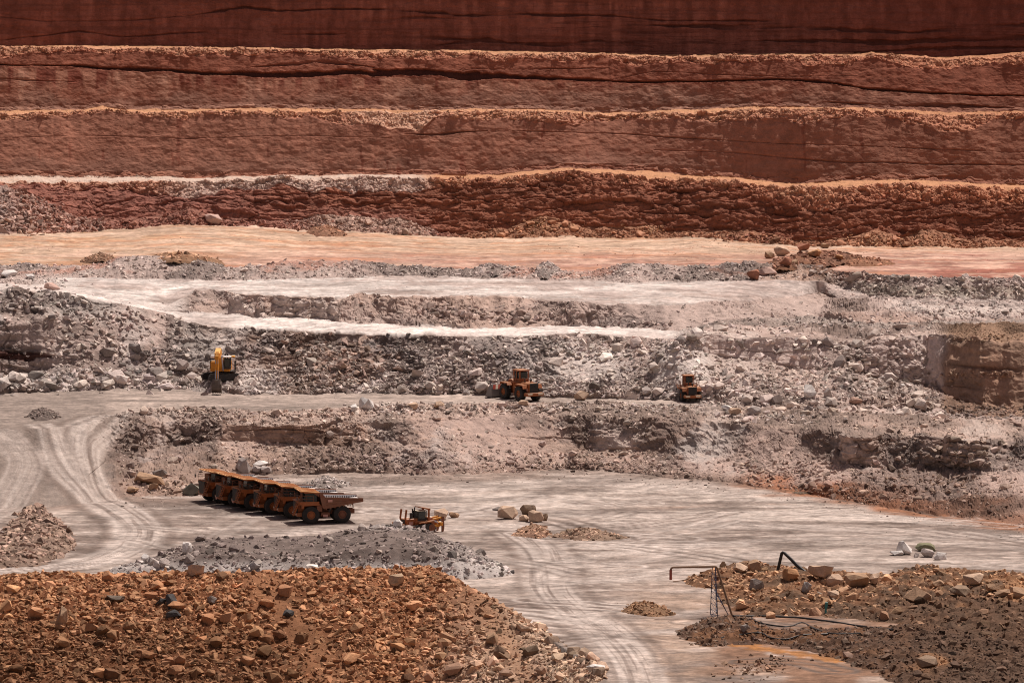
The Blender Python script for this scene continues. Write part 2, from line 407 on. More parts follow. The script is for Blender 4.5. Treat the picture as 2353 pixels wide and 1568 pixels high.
y_m3 = P([(0,660),(190,675),(300,698),(380,714),(430,718),(600,727),(750,736),(940,745),(1060,753),(1176,751),(1300,746),(1400,753),(1500,758),(1560,762),(1650,735),(1880,730),(2000,745),(2352,735)], xs) + 4 * fbm(xs / 60, xs * 0, xs * 0, 35, 3) * smooth(430, 520, xs) * (1 - smooth(1500, 1560, xs))
z_m3 = P([(0,24.8),(190,24.5),(300,23.3),(380,21.8),(430,21.2),(600,21.0),(750,20.8),(940,20.4),(1060,20.0),(1176,20.1),(1300,20.5),(1400,20.1),(1560,20),(1650,21.5),(1880,19.8),(2000,19.8),(2100,19.6),(2352,19.6)], xs)
add(line_yz(xs, y_m3, z_m3), 16, 0.08, 0.2, 'r2')
y_m4 = P([(0,664),(190,680),(300,703),(380,722),(430,742),(600,755),(750,761),(940,767),(1060,773),(1176,771),(1300,765),(1400,771),(1500,777),(1560,779),(1650,746),(1880,756),(2000,766),(2150,745),(2352,741)], xs) + wob(14, 0.6, 36)
z_m4 = P([(0,27.7),(190,26.3),(300,24.2),(380,22),(430,20.6),(600,20),(1560,20),(1650,20.8),(1880,19.2),(2000,19),(2130,19.3),(2195,21.2),(2255,23.2),(2352,23.5)], xs)
M4 = line_yz(xs, y_m4, z_m4)
y_lb = P([(0,905),(150,898),(300,893),(440,895),(560,905),(700,905),(900,905),(1080,905),(1250,912),(1400,915),(1550,920),(1660,928),(1750,934),(1900,935),(2050,937),(2160,948),(2352,955)], xs) + wob(20, 0.6, 37)
LB = line_yz(xs, y_lb, 10.0 + 0 * xs)
y_m5 = P([(0,745),(60,740),(110,722),(200,735),(300,745),(400,765),(500,790),(700,800),(1000,805),(1300,803),(1500,805),(1600,768),(1700,772),(1800,771),(1900,776),(1985,795),(2010,776),(2165,768),(2215,772),(2352,776)], xs) + (1 + 6 * smooth(2120, 2200, xs) + 4 * smooth(1590, 1640, xs)) * fbm(xs / 55, xs * 0, xs * 0, 38, 3)
f5 = P([(0,0.62),(90,0.62),(150,0.72),(500,0.75),(1500,0.75),(1600,0.50),(1900,0.46),(1985,0.46),(2010,0.46),(2160,0.47),(2230,0.54),(2352,0.54)], xs)
y_m6 = P([(0,858),(60,862),(110,840),(200,825),(300,830),(400,840),(500,850),(700,855),(1000,858),(1500,858),(1600,802),(1650,815),(1750,832),(1850,850),(1950,835),(2000,872),(2152,882),(2190,930),(2352,942)], xs) + wob(18, 0.6, 39)
f6 = P([(0,0.42),(90,0.40),(150,0.36),(500,0.33),(1500,0.33),(1600,0.455),(1860,0.40),(1920,0.33),(1985,0.385),(2010,0.385),(2152,0.385),(2190,0.33),(2352,0.31)], xs)
cliff = P([(0,1),(70,1),(120,0.15),(1580,0.1),(1620,1),(1860,1),(1940,0.4),(1990,1),(2352,1)], xs)
add(M4, 34, 0.32, 0.45, 'top1')
add(line_yd(xs, y_m5, LB[:, 1] + f5 * (M4[:, 1] - LB[:, 1])), 56, 0.42, 0.5, 'slope1')
add(line_yd(xs, y_m6, LB[:, 1] + f6 * (M4[:, 1] - LB[:, 1])), 46, 0.38, 0.45, 'foot1')
y_lf = P([(0,985),(100,985),(200,975),(250,957),(290,953),(400,947),(560,949),(700,948),(830,942),(1000,933),(1176,930),(1400,930),(1640,938),(1800,946),(2000,955),(2160,962),(2352,970)], xs) + wob(14, 0.6, 41)
z_lf = P([(0,9.8),(240,9.9),(1700,10),(1900,9.6),(2352,9.6)], xs)
LF = line_yz(xs, y_lf, z_lf)
add(LB, 26, 0.06, 0.14, 'lb')
b8 = P([(0,0.05),(250,0.05),(290,0.9),(400,1.35),(470,1.2),(560,0.7),(700,0.8),(800,1.2),(860,1.4),(1000,1.1),(1150,1.0),(1300,0.9),(1640,1.0),(1750,1.2),(2000,0.8),(2352,0.6)], xs) * (1 + 0.5 * fbm(xs / 50, 0 * xs, 0 * xs, 42, 3))
LFc = line_yd(xs, y_lf - b8 * 6.0, LF[:, 1] - 2.2); add(LF, 5, 0.25, 0.3, 'rim')
add(LFc, 22, 0.3, 0.4, 'rim')
y_m9 = P([(0,1040),(200,1030),(240,1000),(290,980),(400,974),(700,975),(1000,962),(1176,956),(1400,962),(1640,972),(1800,985),(2000,1000),(2352,1012)], xs) + 7 * fbm(xs / 60, xs * 0, xs * 0, 43, 3) * smooth(1850, 1950, xs) + 3 * fbm(xs / 70, xs * 0, xs * 0, 143, 2) * smooth(280, 400, xs)
z_m9 = P([(0,6.7),(200,6.9),(240,7.8),(290,8.7),(1640,8.85),(1850,8.9),(1950,9.3),(2352,9.3)], xs)
add(line_yz(xs, y_m9, z_m9), 34, 0.42, 0.5, 'wl')
y_m10 = P([(0,1100),(200,1095),(240,1062),(290,1040),(420,1016),(560,1014),(850,1016),(900,1015),(1000,1022),(1100,1030),(1300,1040),(1400,1035),(1530,1040),(1640,1045),(1850,1057),(2000,1070),(2352,1085)], xs) + wob(16, 0.6, 44)
z_m10 = P([(0,3.45),(200,3.5),(240,4.3),(290,4.8),(430,5.6),(480,5.8),(560,5.8),(700,5.8),(850,5.4),(900,5.4),(1000,5.2),(1100,4.4),(1180,3.9),(1300,3.05),(1400,3.5),(1530,4.0),(1640,4.1),(1850,4.5),(1950,4.4),(2200,4.2),(2352,5.1)], xs)
add(line_yz(xs, y_m10, z_m10), 36, 0.28, 0.4, 'tl')
y_fb = P([(0,1166),(100,1166),(240,1150),(300,1143),(430,1142),(480,1112),(560,1091),(700,1090),(830,1085),(1000,1092),(1180,1083),(1300,1075),(1400,1080),(1530,1095),(1650,1106),(1850,1131),(2000,1160),(2150,1181),(2352,1206)], xs) + wob(10, 2.0, 45)
z_fb = P([(0,0),(430,0),(480,.5),(560,1.0),(1640,.9),(1800,.3),(1900,0),(2352,0)], xs)
add(line_yz(xs, y_fb, z_fb), 20, 0.0, 0.10, 'floor')
add(line_yz(xs, y_fb + 34, 0 * xs), 46, 0.0, 0.10, 'floor')
for yy, r in ((1232, 56), (1330, 62), (1450, 60), (1575, 30)):
    add(line_yz(xs, yy + 0 * xs, 0 * xs), r, 0.0, 0.10, 'floor')
add(line_dz(xs, 700.0, 0.0), 20, 0, 0.10, 'floor')
add(line_dz(xs, 560.0, 0.0), 12, 0, 0.3, 'floor')
add(line_dz(xs, 260.0, -2.0), 0, 0, 0.3, 'floor')

rows, AF, AB, CLS, SEG0, T = [], [], [], [], {}, []
names = []
for k in range(len(LN) - 1):
    p0, n, af, ab, cls = LN[k]; p1 = LN[k + 1][0]
    for i in range(n):
        t = i / n
        rows.append(p0 * (1 - t) + p1 * t); AF.append(af); AB.append(ab); CLS.append(cls); T.append(t)
rows.append(LN[-1][0]); AF.append(0); AB.append(0.2); CLS.append('floor'); T.append(0)
G = np.stack(rows).astype(np.float64); NR = len(G)
CLS = np.array(CLS); T = np.array(T)
AF = np.repeat(np.array(AF)[:, None], NX, 1); AB = np.repeat(np.array(AB)[:, None], NX, 1)
YD = project(G)[1]; XD = np.repeat(xs[None], NR, 0)
R_ = lambda c: np.where(CLS == c)[0]

# where a class changes character along the bench
def setamp(c, f, b, mask):
    r = R_(c)
    AF[r] = AF[r] * (1 - mask) + f * mask; AB[r] = AB[r] * (1 - mask) + b * mask
setamp('w1', 0.06, 0.2, np.clip(1 - smooth(395, 440, xs), 0, 1))                       # ramp joining the two white ledges
setamp('r2', 0.4, 0.5, smooth(1540, 1600, xs)); setamp('r1', 0.35, 0.45, smooth(1900, 1960, xs))
setamp('r1', 0.35, 0.4, 1 - smooth(60, 140, xs)); setamp('berm', .12, .3, smooth(1900, 1960, xs))
setamp('lb', 0.45, 0.45, smooth(1650, 1720, xs))
for c in ('rim', 'wl', 'tl'): setamp(c, 0.03, 0.16, 1 - smooth(225, 275, xs))           # the ramp down on the left
for c in ('slope1',):                                                                  # quarried blocks keep flat faces
    setamp(c, 0.24, 0.6, smooth(2140, 2160, xs)); setamp(c, 0.24, 0.5, smooth(1610, 1640, xs) * (1 - smooth(1860, 1920, xs)))

k5 = np.ones(5) / 5
def blur_rows(A): return np.apply_along_axis(lambda a: np.convolve(np.pad(a, 2, mode='edge'), k5, 'valid'), 0, A)
AF, AB = blur_rows(AF), blur_rows(AB)
PATCH = smooth(-.35, .35, fbm(G[..., 0].ravel() * .07, G[..., 1].ravel() * .03, G[..., 2].ravel() * .07, 48, 3).reshape(NR, NX))
bl = np.isin(CLS, ['top1', 'slope1', 'foot1', 'wl', 'tl', 'berm', 'w1'])[:, None]
AF = np.where(bl, AF * (.25 + 1.0 * PATCH), AF); AB = np.where(bl, AB * (.45 + .6 * PATCH), AB)

du = np.gradient(G, axis=1); dv = np.gradient(G, axis=0)
N = np.cross(du, dv); N /= np.linalg.norm(N, axis=2, keepdims=True) + 1e-9
N *= np.where((N[..., 2] < 0) & (np.abs(N[..., 2]) > np.abs(N[..., 1])), -1, 1)[..., None]
N *= np.where((np.abs(N[..., 2]) <= np.abs(N[..., 1])) & (N[..., 1] > 0), -1, 1)[..., None]
for _ in range(2): N = np.stack([blur_rows(N[..., i]) for i in range(3)], -1)
N /= np.linalg.norm(N, axis=2, keepdims=True) + 1e-9

pf = G.reshape(-1, 3).astype(np.float32)
X, Y, Z = pf[:, 0], pf[:, 1], pf[:, 2]
af, ab = AF.ravel(), AB.ravel()
disp = ab * (0.9 * fbm(X * 0.16, Y * 0.16, Z * 0.22, 51, 3) + 0.55 * fbm(X * 0.75, Y * 0.75, Z * 1.1, 52, 3))
CR = np.zeros(len(pf), np.float32)
sel = np.where(af > 0.02)[0]
q = pf[sel].copy(); w = fbm(q[:, 0] * .4, q[:, 1] * .4, q[:, 2] * .4, 53, 2)
q += np.stack([w, -w, .5 * w], -1)
redm = np.repeat(np.isin(CLS, ['w5', 'w4', 'w3', 'w2'])[:, None], NX, 1).ravel()[sel]
q[redm] *= np.array([.34, .8, 1.55], np.float32)
l1, c1 = facets(q * np.array([0.8, 0.8, 1.1], np.float32), 2.6, 60)
l2, c2 = facets(q * np.array([0.85, 0.85, 1.2], np.float32), 0.95, 70)
disp[sel] += af[sel] * (1.5 * l1 + 0.75 * l2 - 0.5 * c1 * (l1 > -.2))
CR[sel] = c1 * np.clip(af[sel] * 2, 0, 1)

# bedding seams that weathered back into the faces, overhang shade painted in with dark rock: (polyline, half thickness, recess, darkness)
SEAM_SHADE = {
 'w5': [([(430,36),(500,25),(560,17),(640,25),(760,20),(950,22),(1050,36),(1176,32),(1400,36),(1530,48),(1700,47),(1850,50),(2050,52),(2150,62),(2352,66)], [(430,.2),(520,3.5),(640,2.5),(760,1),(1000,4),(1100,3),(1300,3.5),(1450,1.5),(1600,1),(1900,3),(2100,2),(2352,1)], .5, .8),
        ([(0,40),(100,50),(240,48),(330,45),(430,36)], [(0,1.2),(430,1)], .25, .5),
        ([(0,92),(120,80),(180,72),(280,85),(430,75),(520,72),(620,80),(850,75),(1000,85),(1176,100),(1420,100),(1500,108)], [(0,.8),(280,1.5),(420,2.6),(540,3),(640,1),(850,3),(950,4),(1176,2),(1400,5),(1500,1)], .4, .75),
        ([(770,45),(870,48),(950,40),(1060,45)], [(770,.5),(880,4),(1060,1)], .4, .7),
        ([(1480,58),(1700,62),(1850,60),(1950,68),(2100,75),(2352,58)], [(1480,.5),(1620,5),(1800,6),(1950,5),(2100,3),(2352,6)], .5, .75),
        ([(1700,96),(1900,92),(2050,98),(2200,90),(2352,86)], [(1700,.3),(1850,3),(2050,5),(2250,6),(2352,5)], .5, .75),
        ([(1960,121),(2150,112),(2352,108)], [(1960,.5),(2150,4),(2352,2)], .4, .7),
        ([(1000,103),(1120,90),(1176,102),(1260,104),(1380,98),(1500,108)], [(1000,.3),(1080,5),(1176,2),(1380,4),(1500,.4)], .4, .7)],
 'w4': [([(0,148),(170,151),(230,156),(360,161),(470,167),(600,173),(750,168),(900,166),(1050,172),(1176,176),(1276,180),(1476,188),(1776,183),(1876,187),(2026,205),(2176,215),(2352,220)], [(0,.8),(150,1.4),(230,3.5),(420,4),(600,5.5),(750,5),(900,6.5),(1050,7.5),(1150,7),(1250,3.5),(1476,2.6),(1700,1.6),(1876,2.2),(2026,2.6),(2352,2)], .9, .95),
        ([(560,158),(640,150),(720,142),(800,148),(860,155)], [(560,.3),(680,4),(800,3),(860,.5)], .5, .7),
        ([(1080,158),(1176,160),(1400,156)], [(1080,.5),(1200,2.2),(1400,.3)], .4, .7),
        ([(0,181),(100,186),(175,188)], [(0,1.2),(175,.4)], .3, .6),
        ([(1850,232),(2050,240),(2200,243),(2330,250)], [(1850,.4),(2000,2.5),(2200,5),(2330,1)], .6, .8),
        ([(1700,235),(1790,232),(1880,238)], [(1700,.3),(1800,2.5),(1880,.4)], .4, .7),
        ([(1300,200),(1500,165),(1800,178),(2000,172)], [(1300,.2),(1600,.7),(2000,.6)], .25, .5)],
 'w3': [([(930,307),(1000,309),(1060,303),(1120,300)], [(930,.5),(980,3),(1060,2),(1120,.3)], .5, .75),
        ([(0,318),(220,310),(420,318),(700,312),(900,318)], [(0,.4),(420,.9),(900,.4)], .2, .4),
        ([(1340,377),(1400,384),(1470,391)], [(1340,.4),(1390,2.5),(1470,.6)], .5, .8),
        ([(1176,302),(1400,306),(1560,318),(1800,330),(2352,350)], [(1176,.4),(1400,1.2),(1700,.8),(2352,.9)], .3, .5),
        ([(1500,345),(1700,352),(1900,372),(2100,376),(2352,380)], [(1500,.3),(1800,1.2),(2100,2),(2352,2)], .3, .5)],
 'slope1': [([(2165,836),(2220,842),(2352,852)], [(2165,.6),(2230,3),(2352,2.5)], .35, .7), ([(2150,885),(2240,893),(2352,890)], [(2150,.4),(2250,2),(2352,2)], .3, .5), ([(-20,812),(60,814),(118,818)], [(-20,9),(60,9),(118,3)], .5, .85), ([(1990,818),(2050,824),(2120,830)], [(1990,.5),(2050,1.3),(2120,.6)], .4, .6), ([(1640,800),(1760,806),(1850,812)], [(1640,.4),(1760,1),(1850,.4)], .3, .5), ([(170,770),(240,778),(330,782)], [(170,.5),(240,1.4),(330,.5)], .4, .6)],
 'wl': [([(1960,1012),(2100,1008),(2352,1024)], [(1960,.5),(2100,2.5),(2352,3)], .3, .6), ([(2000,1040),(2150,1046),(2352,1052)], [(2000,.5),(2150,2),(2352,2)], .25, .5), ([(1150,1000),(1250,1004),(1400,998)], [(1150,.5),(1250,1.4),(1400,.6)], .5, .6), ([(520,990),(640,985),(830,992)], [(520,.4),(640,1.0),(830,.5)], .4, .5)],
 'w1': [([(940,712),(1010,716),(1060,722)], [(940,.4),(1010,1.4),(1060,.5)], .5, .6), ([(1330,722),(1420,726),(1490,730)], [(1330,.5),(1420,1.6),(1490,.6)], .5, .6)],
 'w2': [([(1510,436),(1560,441),(1640,444),(1690,450)], [(1510,.4),(1570,3),(1650,4),(1690,.6)], .9, .8),  # first band is shade under an overhang, put into the colour
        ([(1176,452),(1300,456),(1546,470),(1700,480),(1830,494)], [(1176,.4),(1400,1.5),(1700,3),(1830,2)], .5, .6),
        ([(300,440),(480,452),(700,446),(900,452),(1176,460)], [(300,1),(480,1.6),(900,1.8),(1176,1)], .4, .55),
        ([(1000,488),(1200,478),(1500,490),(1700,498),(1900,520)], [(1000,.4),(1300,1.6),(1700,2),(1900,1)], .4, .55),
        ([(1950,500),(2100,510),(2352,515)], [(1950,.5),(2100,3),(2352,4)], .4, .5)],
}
SEAM_SHADEV = np.zeros((NR, NX), np.float32); REC = np.zeros((NR, NX))
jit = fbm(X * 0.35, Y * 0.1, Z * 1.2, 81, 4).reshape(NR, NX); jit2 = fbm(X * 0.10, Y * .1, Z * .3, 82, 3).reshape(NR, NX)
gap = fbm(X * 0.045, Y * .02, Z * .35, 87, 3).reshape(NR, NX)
for c, L in SEAM_SHADE.items():
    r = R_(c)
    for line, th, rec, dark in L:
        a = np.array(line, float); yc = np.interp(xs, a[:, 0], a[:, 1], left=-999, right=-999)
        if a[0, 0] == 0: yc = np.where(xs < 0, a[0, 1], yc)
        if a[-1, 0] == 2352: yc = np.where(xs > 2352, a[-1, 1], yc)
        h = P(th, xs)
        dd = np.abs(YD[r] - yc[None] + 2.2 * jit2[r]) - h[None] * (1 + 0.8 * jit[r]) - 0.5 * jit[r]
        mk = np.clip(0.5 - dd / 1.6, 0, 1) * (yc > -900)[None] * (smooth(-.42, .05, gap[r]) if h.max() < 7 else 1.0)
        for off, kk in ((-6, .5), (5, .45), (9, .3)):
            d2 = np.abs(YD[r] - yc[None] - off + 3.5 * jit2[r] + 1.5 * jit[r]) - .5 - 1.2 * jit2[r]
            SEAM_SHADEV[r] = np.maximum(SEAM_SHADEV[r], np.clip(.5 - d2 / 1.2, 0, 1) * (yc > -900)[None] * smooth(-.1, .3, -gap[r]) * dark * kk)
        SEAM_SHADEV[r] = np.maximum(SEAM_SHADEV[r], mk * dark); REC[r] = np.maximum(REC[r], mk * rec * .7)
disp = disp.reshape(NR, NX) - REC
# buttresses and gullies of the lowest red face, and of the cut faces in the grey rock
r = np.where(np.isin(CLS, ['slope1', 'foot1', 'wl', 'w1']))[0]; st_ = 1 - smooth(.45, .85, N[r][..., 2])
disp[r] += st_ * (1.5 + 1.3 * smooth(2130, 2200, XD[r])) * (ridged(X.reshape(NR, NX)[r] * 0.11, Y.reshape(NR, NX)[r] * .05, Z.reshape(NR, NX)[r] * 0.10, 88, 4) - .55)
r = R_('w2'); env = np.sin(np.pi * np.clip(T[r], 0, 1)) ** 0.5
disp[r] += env[:, None] * 2.0 * (ridged(X.reshape(NR, NX)[r] * 0.085, Y.reshape(NR, NX)[r] * 0, Z.reshape(NR, NX)[r] * 0.03, 83, 4) - 0.55)
for c in ('w1', 'slope1', 'wl', 'foot1', 'tl', 'top1'):
    r = R_(c)
    k_ = np.clip(AF[r] * 3.5, 0, 1); a_, b_, c_ = X.reshape(NR, NX)[r], Y.reshape(NR, NX)[r], Z.reshape(NR, NX)[r]
    disp[r] += k_ * (1.25 * fbm(a_ * 0.075, b_ * 0.075, c_ * 0.10, 84, 3) + .55 * fbm(a_ * .26, b_ * .26, c_ * .34, 85, 3))
    disp[r] += k_ * (1 - smooth(.45, .8, N[r][..., 2])) * .7 * fbm(a_ * .06, b_ * .06, c_ * .85, 86, 3)
fade = np.ones(NR); fade[:20] = 0.3
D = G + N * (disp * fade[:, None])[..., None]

SPILL = [(470,800,95,70,1),(560,735,70,40,.7),(1330,835,140,60,.9),(1560,850,90,70,1),(180,715,150,45,.8),(940,985,80,65,1),(1330,1000,180,45,.7),(1830,1010,190,60,.8),(2230,1090,130,40,.7),(2200,700,190,30,.7),(1120,780,60,30,.6),(700,1050,120,20,.5)]
# ------------------------------------------------------------------ mineral colours of the pit with some shade painted in, in world-size patterns
def field(f, *a): return f(*a).reshape(NR, NX)
n_lo = field(fbm, X * 0.02, Y * 0.02, Z * 0.05, 91, 3)
n_md = field(fbm, X * 0.12, Y * 0.12, Z * 0.2, 92, 3)
n_hi = field(fbm, X * 0.7, Y * 0.7, Z * 0.9, 93, 3)
strk = field(fbm, X * 0.45, Y * 0.02, Z * 0.035, 94, 3)              # runs of mud down the faces
bed = field(fbm, X * 0.015, Y * 0.015, Z * 1.1 + 0.6 * n_lo.ravel(), 95, 4)   # bedding
XR = X.reshape(NR, NX); YR = Y.reshape(NR, NX); ZR = Z.reshape(NR, NX)
chute = field(fbm, X * 0.11 + .35 * n_md.ravel(), Y * 0.02, Z * 0.02, 195, 3)
strk2 = field(fbm, X * 0.7, Y * 0.1, Z * 0.12, 194, 4)
C = np.zeros((NR, NX, 3)); SEG = np.empty(NR, dtype=object)
K = lambda *c: np.array(c, float)
def paint(cls, base): 
    r = R_(cls); C[r] = np.asarray(base)[None, None]; return r
def blend(r, col, m): C[r] = mix(C[r], col, np.clip(m, 0, 1))
def fillrows(r, cols): C[r] = cols

paint('plateau', K(.5,.26,.15))
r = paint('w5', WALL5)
blend(r, WALL5 * K(1.45,1.5,1.5), smooth(.1, .7, strk[r]) * .6 * (1 - smooth(-8, 6, YD[r] - P([(0,60),(600,28),(1050,38),(1500,50),(2352,68)], xs)[None])))
blend(r, WALL5 * K(1.7,1.9,1.9), smooth(.12, .45, -strk2[r] + .3 * n_lo[r]) * .35)
blend(r, WALL5 * .6, smooth(.1, .4, strk2[r] + .5 * strk[r]) * .5)
blend(r, WALL5 * .70, smooth(.0, .6, -strk[r]) * .7); blend(r, WALL5 * .68, smooth(0, .5, bed[r]) * .7)
blend(r, WALL5 * K(.62,.55,.55), smooth(1500, 2300, XD[r]) * .55)  # corner shade put into the rock colour, darker towards the right
blend(r, WALL5 * K(1.5,1.7,1.8), smooth(.45, .75, n_md[r]) * .25)
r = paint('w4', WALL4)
low = smooth(0, 8, YD[r] - P([(0,150),(230,158),(470,170),(600,178),(900,174),(1176,182),(1476,192),(1876,190),(2352,222)], xs)[None])
blend(r, WALL4G, low * smooth(-.5, .35, (YD[r] - 205) / 60 + .5 * n_md[r] - .25))
blend(r, WALL4L, low * (1 - smooth(185, 235, YD[r])) * .6)
stain = smooth(.0, .30, strk[r] + .12 * n_lo[r] + .35 * strk2[r]) * low * (1 - smooth(192, 226, YD[r] + 18 * strk[r] + 12 * strk2[r]))
blend(r, WALL4S, stain * .85)
blend(r, WALL4L * K(1.25,1.35,1.4), smooth(.3, .7, -strk[r] + .5 * n_hi[r]) * low * .45)
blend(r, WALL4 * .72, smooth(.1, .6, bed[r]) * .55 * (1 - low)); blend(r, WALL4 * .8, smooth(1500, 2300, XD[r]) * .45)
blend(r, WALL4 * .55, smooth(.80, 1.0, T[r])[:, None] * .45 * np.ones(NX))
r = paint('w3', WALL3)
blend(r, WALL3 * K(.78,.72,.70), smooth(0, .5, n_md[r]) * .5); blend(r, WALL3 * K(1.25,1.3,1.3), smooth(.2, .7, n_lo[r] + .5 * n_hi[r]) * .5)
blend(r, WALL3G, smooth(.55, .95, T[r][:, None] + .25 * n_md[r]) * .55)
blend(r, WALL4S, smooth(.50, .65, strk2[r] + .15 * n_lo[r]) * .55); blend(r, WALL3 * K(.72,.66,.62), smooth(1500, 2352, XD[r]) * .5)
blend(r, WALL3 * .75, smooth(.25, .6, bed[r]) * .4)
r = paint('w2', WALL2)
blend(r, WALL2 * .62, smooth(-.1, .5, bed[r]) * .75); blend(r, WALL2 * K(1.45,1.5,1.45), smooth(.2, .6, n_md[r] - .3 * bed[r]) * .45)
blend(r, WALL2P, (1 - smooth(420, 900, XD[r])) * .6); blend(r, WALL2P * K(1.15,1.3,1.35), smooth(560, 900, XD[r]) * (1 - smooth(900, 1050, XD[r])) * smooth(.4, 1, T[r])[:, None] * .5)
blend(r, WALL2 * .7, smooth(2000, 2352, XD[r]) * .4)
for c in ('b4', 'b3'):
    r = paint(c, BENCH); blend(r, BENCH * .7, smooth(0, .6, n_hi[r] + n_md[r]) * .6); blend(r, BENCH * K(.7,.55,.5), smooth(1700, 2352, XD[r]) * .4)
r = paint('b2', BENCH); blend(r, PALE, (1 - smooth(940, 1010, XD[r])) * .85); blend(r, BENCH * .8, smooth(0, .6, n_hi[r]) * .4)
for c, wl in (('c4', WALL4), ('c3', WALL3), ('c2', WALL2)):
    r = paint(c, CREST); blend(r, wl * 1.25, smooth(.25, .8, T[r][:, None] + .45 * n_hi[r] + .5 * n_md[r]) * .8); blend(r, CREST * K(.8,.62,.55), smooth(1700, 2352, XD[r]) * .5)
    blend(r, CREST * .65, smooth(.2, .6, n_hi[r]) * .4)
r = R_('c2'); blend(r, K(.52,.42,.37), (1 - smooth(960, 1010, XD[r])) * smooth(300, 460, XD[r]) * .65); blend(r, K(.42,.22,.16), (1 - smooth(300, 460, XD[r])) * .6)
r = R_('c3'); blend(r, K(.66,.42,.30), smooth(780, 840, XD[r]) * (1 - smooth(980, 1060, XD[r])) * .6)
r = paint('talus', TALUS); blend(r, K(.42,.285,.23), smooth(670, 760, XD[r]) * (1 - smooth(960, 1010, XD[r])) * .9)
blend(r, TALUS * .6, smooth(0, .6, n_hi[r]) * .5); blend(r, K(.42,.22,.12), smooth(1000, 1100, XD[r]) * .5); blend(r, K(.38,.31,.28), (1 - smooth(0, 60, XD[r])) * .6)
r = paint('platform', PLAT)
rows_y = YD[r]
pk = smooth(555, 600, rows_y + 14 * n_lo[r] + 6 * n_md[r]) * smooth(350, 800, XD[r] + (rows_y - 570) * 3)
blend(r, PLATPINK, pk * .85)
blend(r, PLAT * K(.92,.78,.62), smooth(.1, .6, n_md[r] + .4 * n_lo[r]) * .6 * (1 - pk)); blend(r, PLATRED, smooth(.15, .5, field(fbm, X*.05, Y*.11, Z*.1, 96, 4)[r]) * pk * .8)
blend(r, PLATRED, smooth(1950, 2200, XD[r]) * smooth(590, 625, rows_y + 8 * n_md[r]) * .9)
ps = field(fbm, X*.03, Y*.30, Z*0, 108, 4); blend(r, K(.44,.21,.12), smooth(.1, .5, ps[r] + .3 * n_md[r]) * .55); blend(r, K(.66,.47,.36), smooth(.15, .5, -ps[r]) * .5)
blend(r, K(.42,.18,.11), smooth(.35, .6, n_hi[r] * .6 + n_md[r] * .6) * .4)
blend(r, K(.72,.48,.37), smooth(.3, .7, -n_md[r] + .4 * n_lo[r]) * .5)
r = paint('berm', GREY)
blend(r, K(.36,.17,.12), smooth(.1, .5, n_md[r] + .35 * np.sin(XD[r] / 90.)) * .65 * (1 - smooth(8, 18, YD[r] - y_pf[None]))); blend(r, K(.34,.21,.15), smooth(1700, 1800, XD[r]) * (1 - smooth(1880, 1960, XD[r])) * .6)
blend(r, K(.44,.37,.30), smooth(1930, 1990, XD[r]) * smooth(.25, .6, T[r])[:, None] * .6)
rs_ = field(fbm, X*.05, Y*.17, Z*.1, 198, 4)
r = paint('r1', WHITE); blend(r, GREY, smooth(.0, .35, n_md[r] + .4 * n_hi[r]) * .7); blend(r, GREYD * 1.2, smooth(.15, .4, rs_[r] + .3 * n_hi[r]) * .5); blend(r, GREYD, smooth(.25, .6, field(fbm, X*.06, Y*.12, Z*.1, 97, 4)[r]) * .5)
blend(r, GREY, smooth(1350, 1900, XD[r] + 150 * n_lo[r]) * .65); blend(r, K(.5,.26,.18), (1 - smooth(6, 20, YD[r] - y_pf[None])) * smooth(950, 1000, XD[r]) * (1 - smooth(1380, 1450, XD[r])) * .8)
blend(r, GREY, (1 - smooth(60, 160, XD[r])) * .8)
r = paint('w1', GREYP); blend(r, GREYD, smooth(.0, .6, n_md[r]) * .6); blend(r, K(.40,.27,.21), smooth(.15, .6, n_lo[r] - .2 * n_md[r]) * .5)
blend(r, WHITE, (1 - smooth(395, 450, XD[r])) * .85); blend(r, GREYD * .9, smooth(1850, 2000, XD[r]) * smooth(0, .5, n_md[r]) * .5)
r = paint('r2', WHITE * 1.18); blend(r, GREY, smooth(.1, .5, n_md[r] + .3 * n_hi[r]) * .45); blend(r, GREY * .9, smooth(.12, .4, rs_[r]) * .45); blend(r, GREYD, smooth(1520, 1600, XD[r]) * .75)
blend(r, K(.33,.21,.16), smooth(1800, 2000, XD[r]) * smooth(-.2, .4, n_md[r]) * .5)
for c in ('top1', 'slope1', 'foot1'):
    r = paint(c, GREYP); blend(r, GREYD, smooth(-.1, .5, n_md[r] + .3 * n_lo[r]) * .65); blend(r, WHITE * .95, smooth(.05, .45, chute[r] - .3 * n_lo[r]) * .75)
    blend(r, K(.17,.145,.135), smooth(.25, .65, field(fbm, X*.035, Y*.035, Z*.06, 98, 4)[r]) * .75)
    blend(r, K(.36,.22,.16), np.exp(-((XD[r] - 640) / 160) ** 2) * smooth(-.1, .5, n_md[r]) * .5)
    brown = smooth(2158, 2180, XD[r] + (YD[r] - 860) * .12 + 8 * n_md[r])
    blend(r, K(.33,.20,.135), brown * .85); blend(r, K(.42,.245,.17), brown * smooth(.0, .6, strk2[r] + .5 * n_md[r]) * .6); blend(r, K(.18,.12,.09), brown * smooth(.15, .5, bed[r]) * .6)
    blend(r, K(.40,.30,.26), smooth(1600, 1650, XD[r]) * (1 - brown) * .6)
steep = 1 - smooth(.45, .8, N[..., 2])
rsl = np.where(np.isin(CLS, ['top1', 'slope1', 'foot1', 'rim', 'wl', 'tl', 'w1', 'berm']))[0]
nz_ = .35 * n_md[rsl] + .25 * n_hi[rsl]
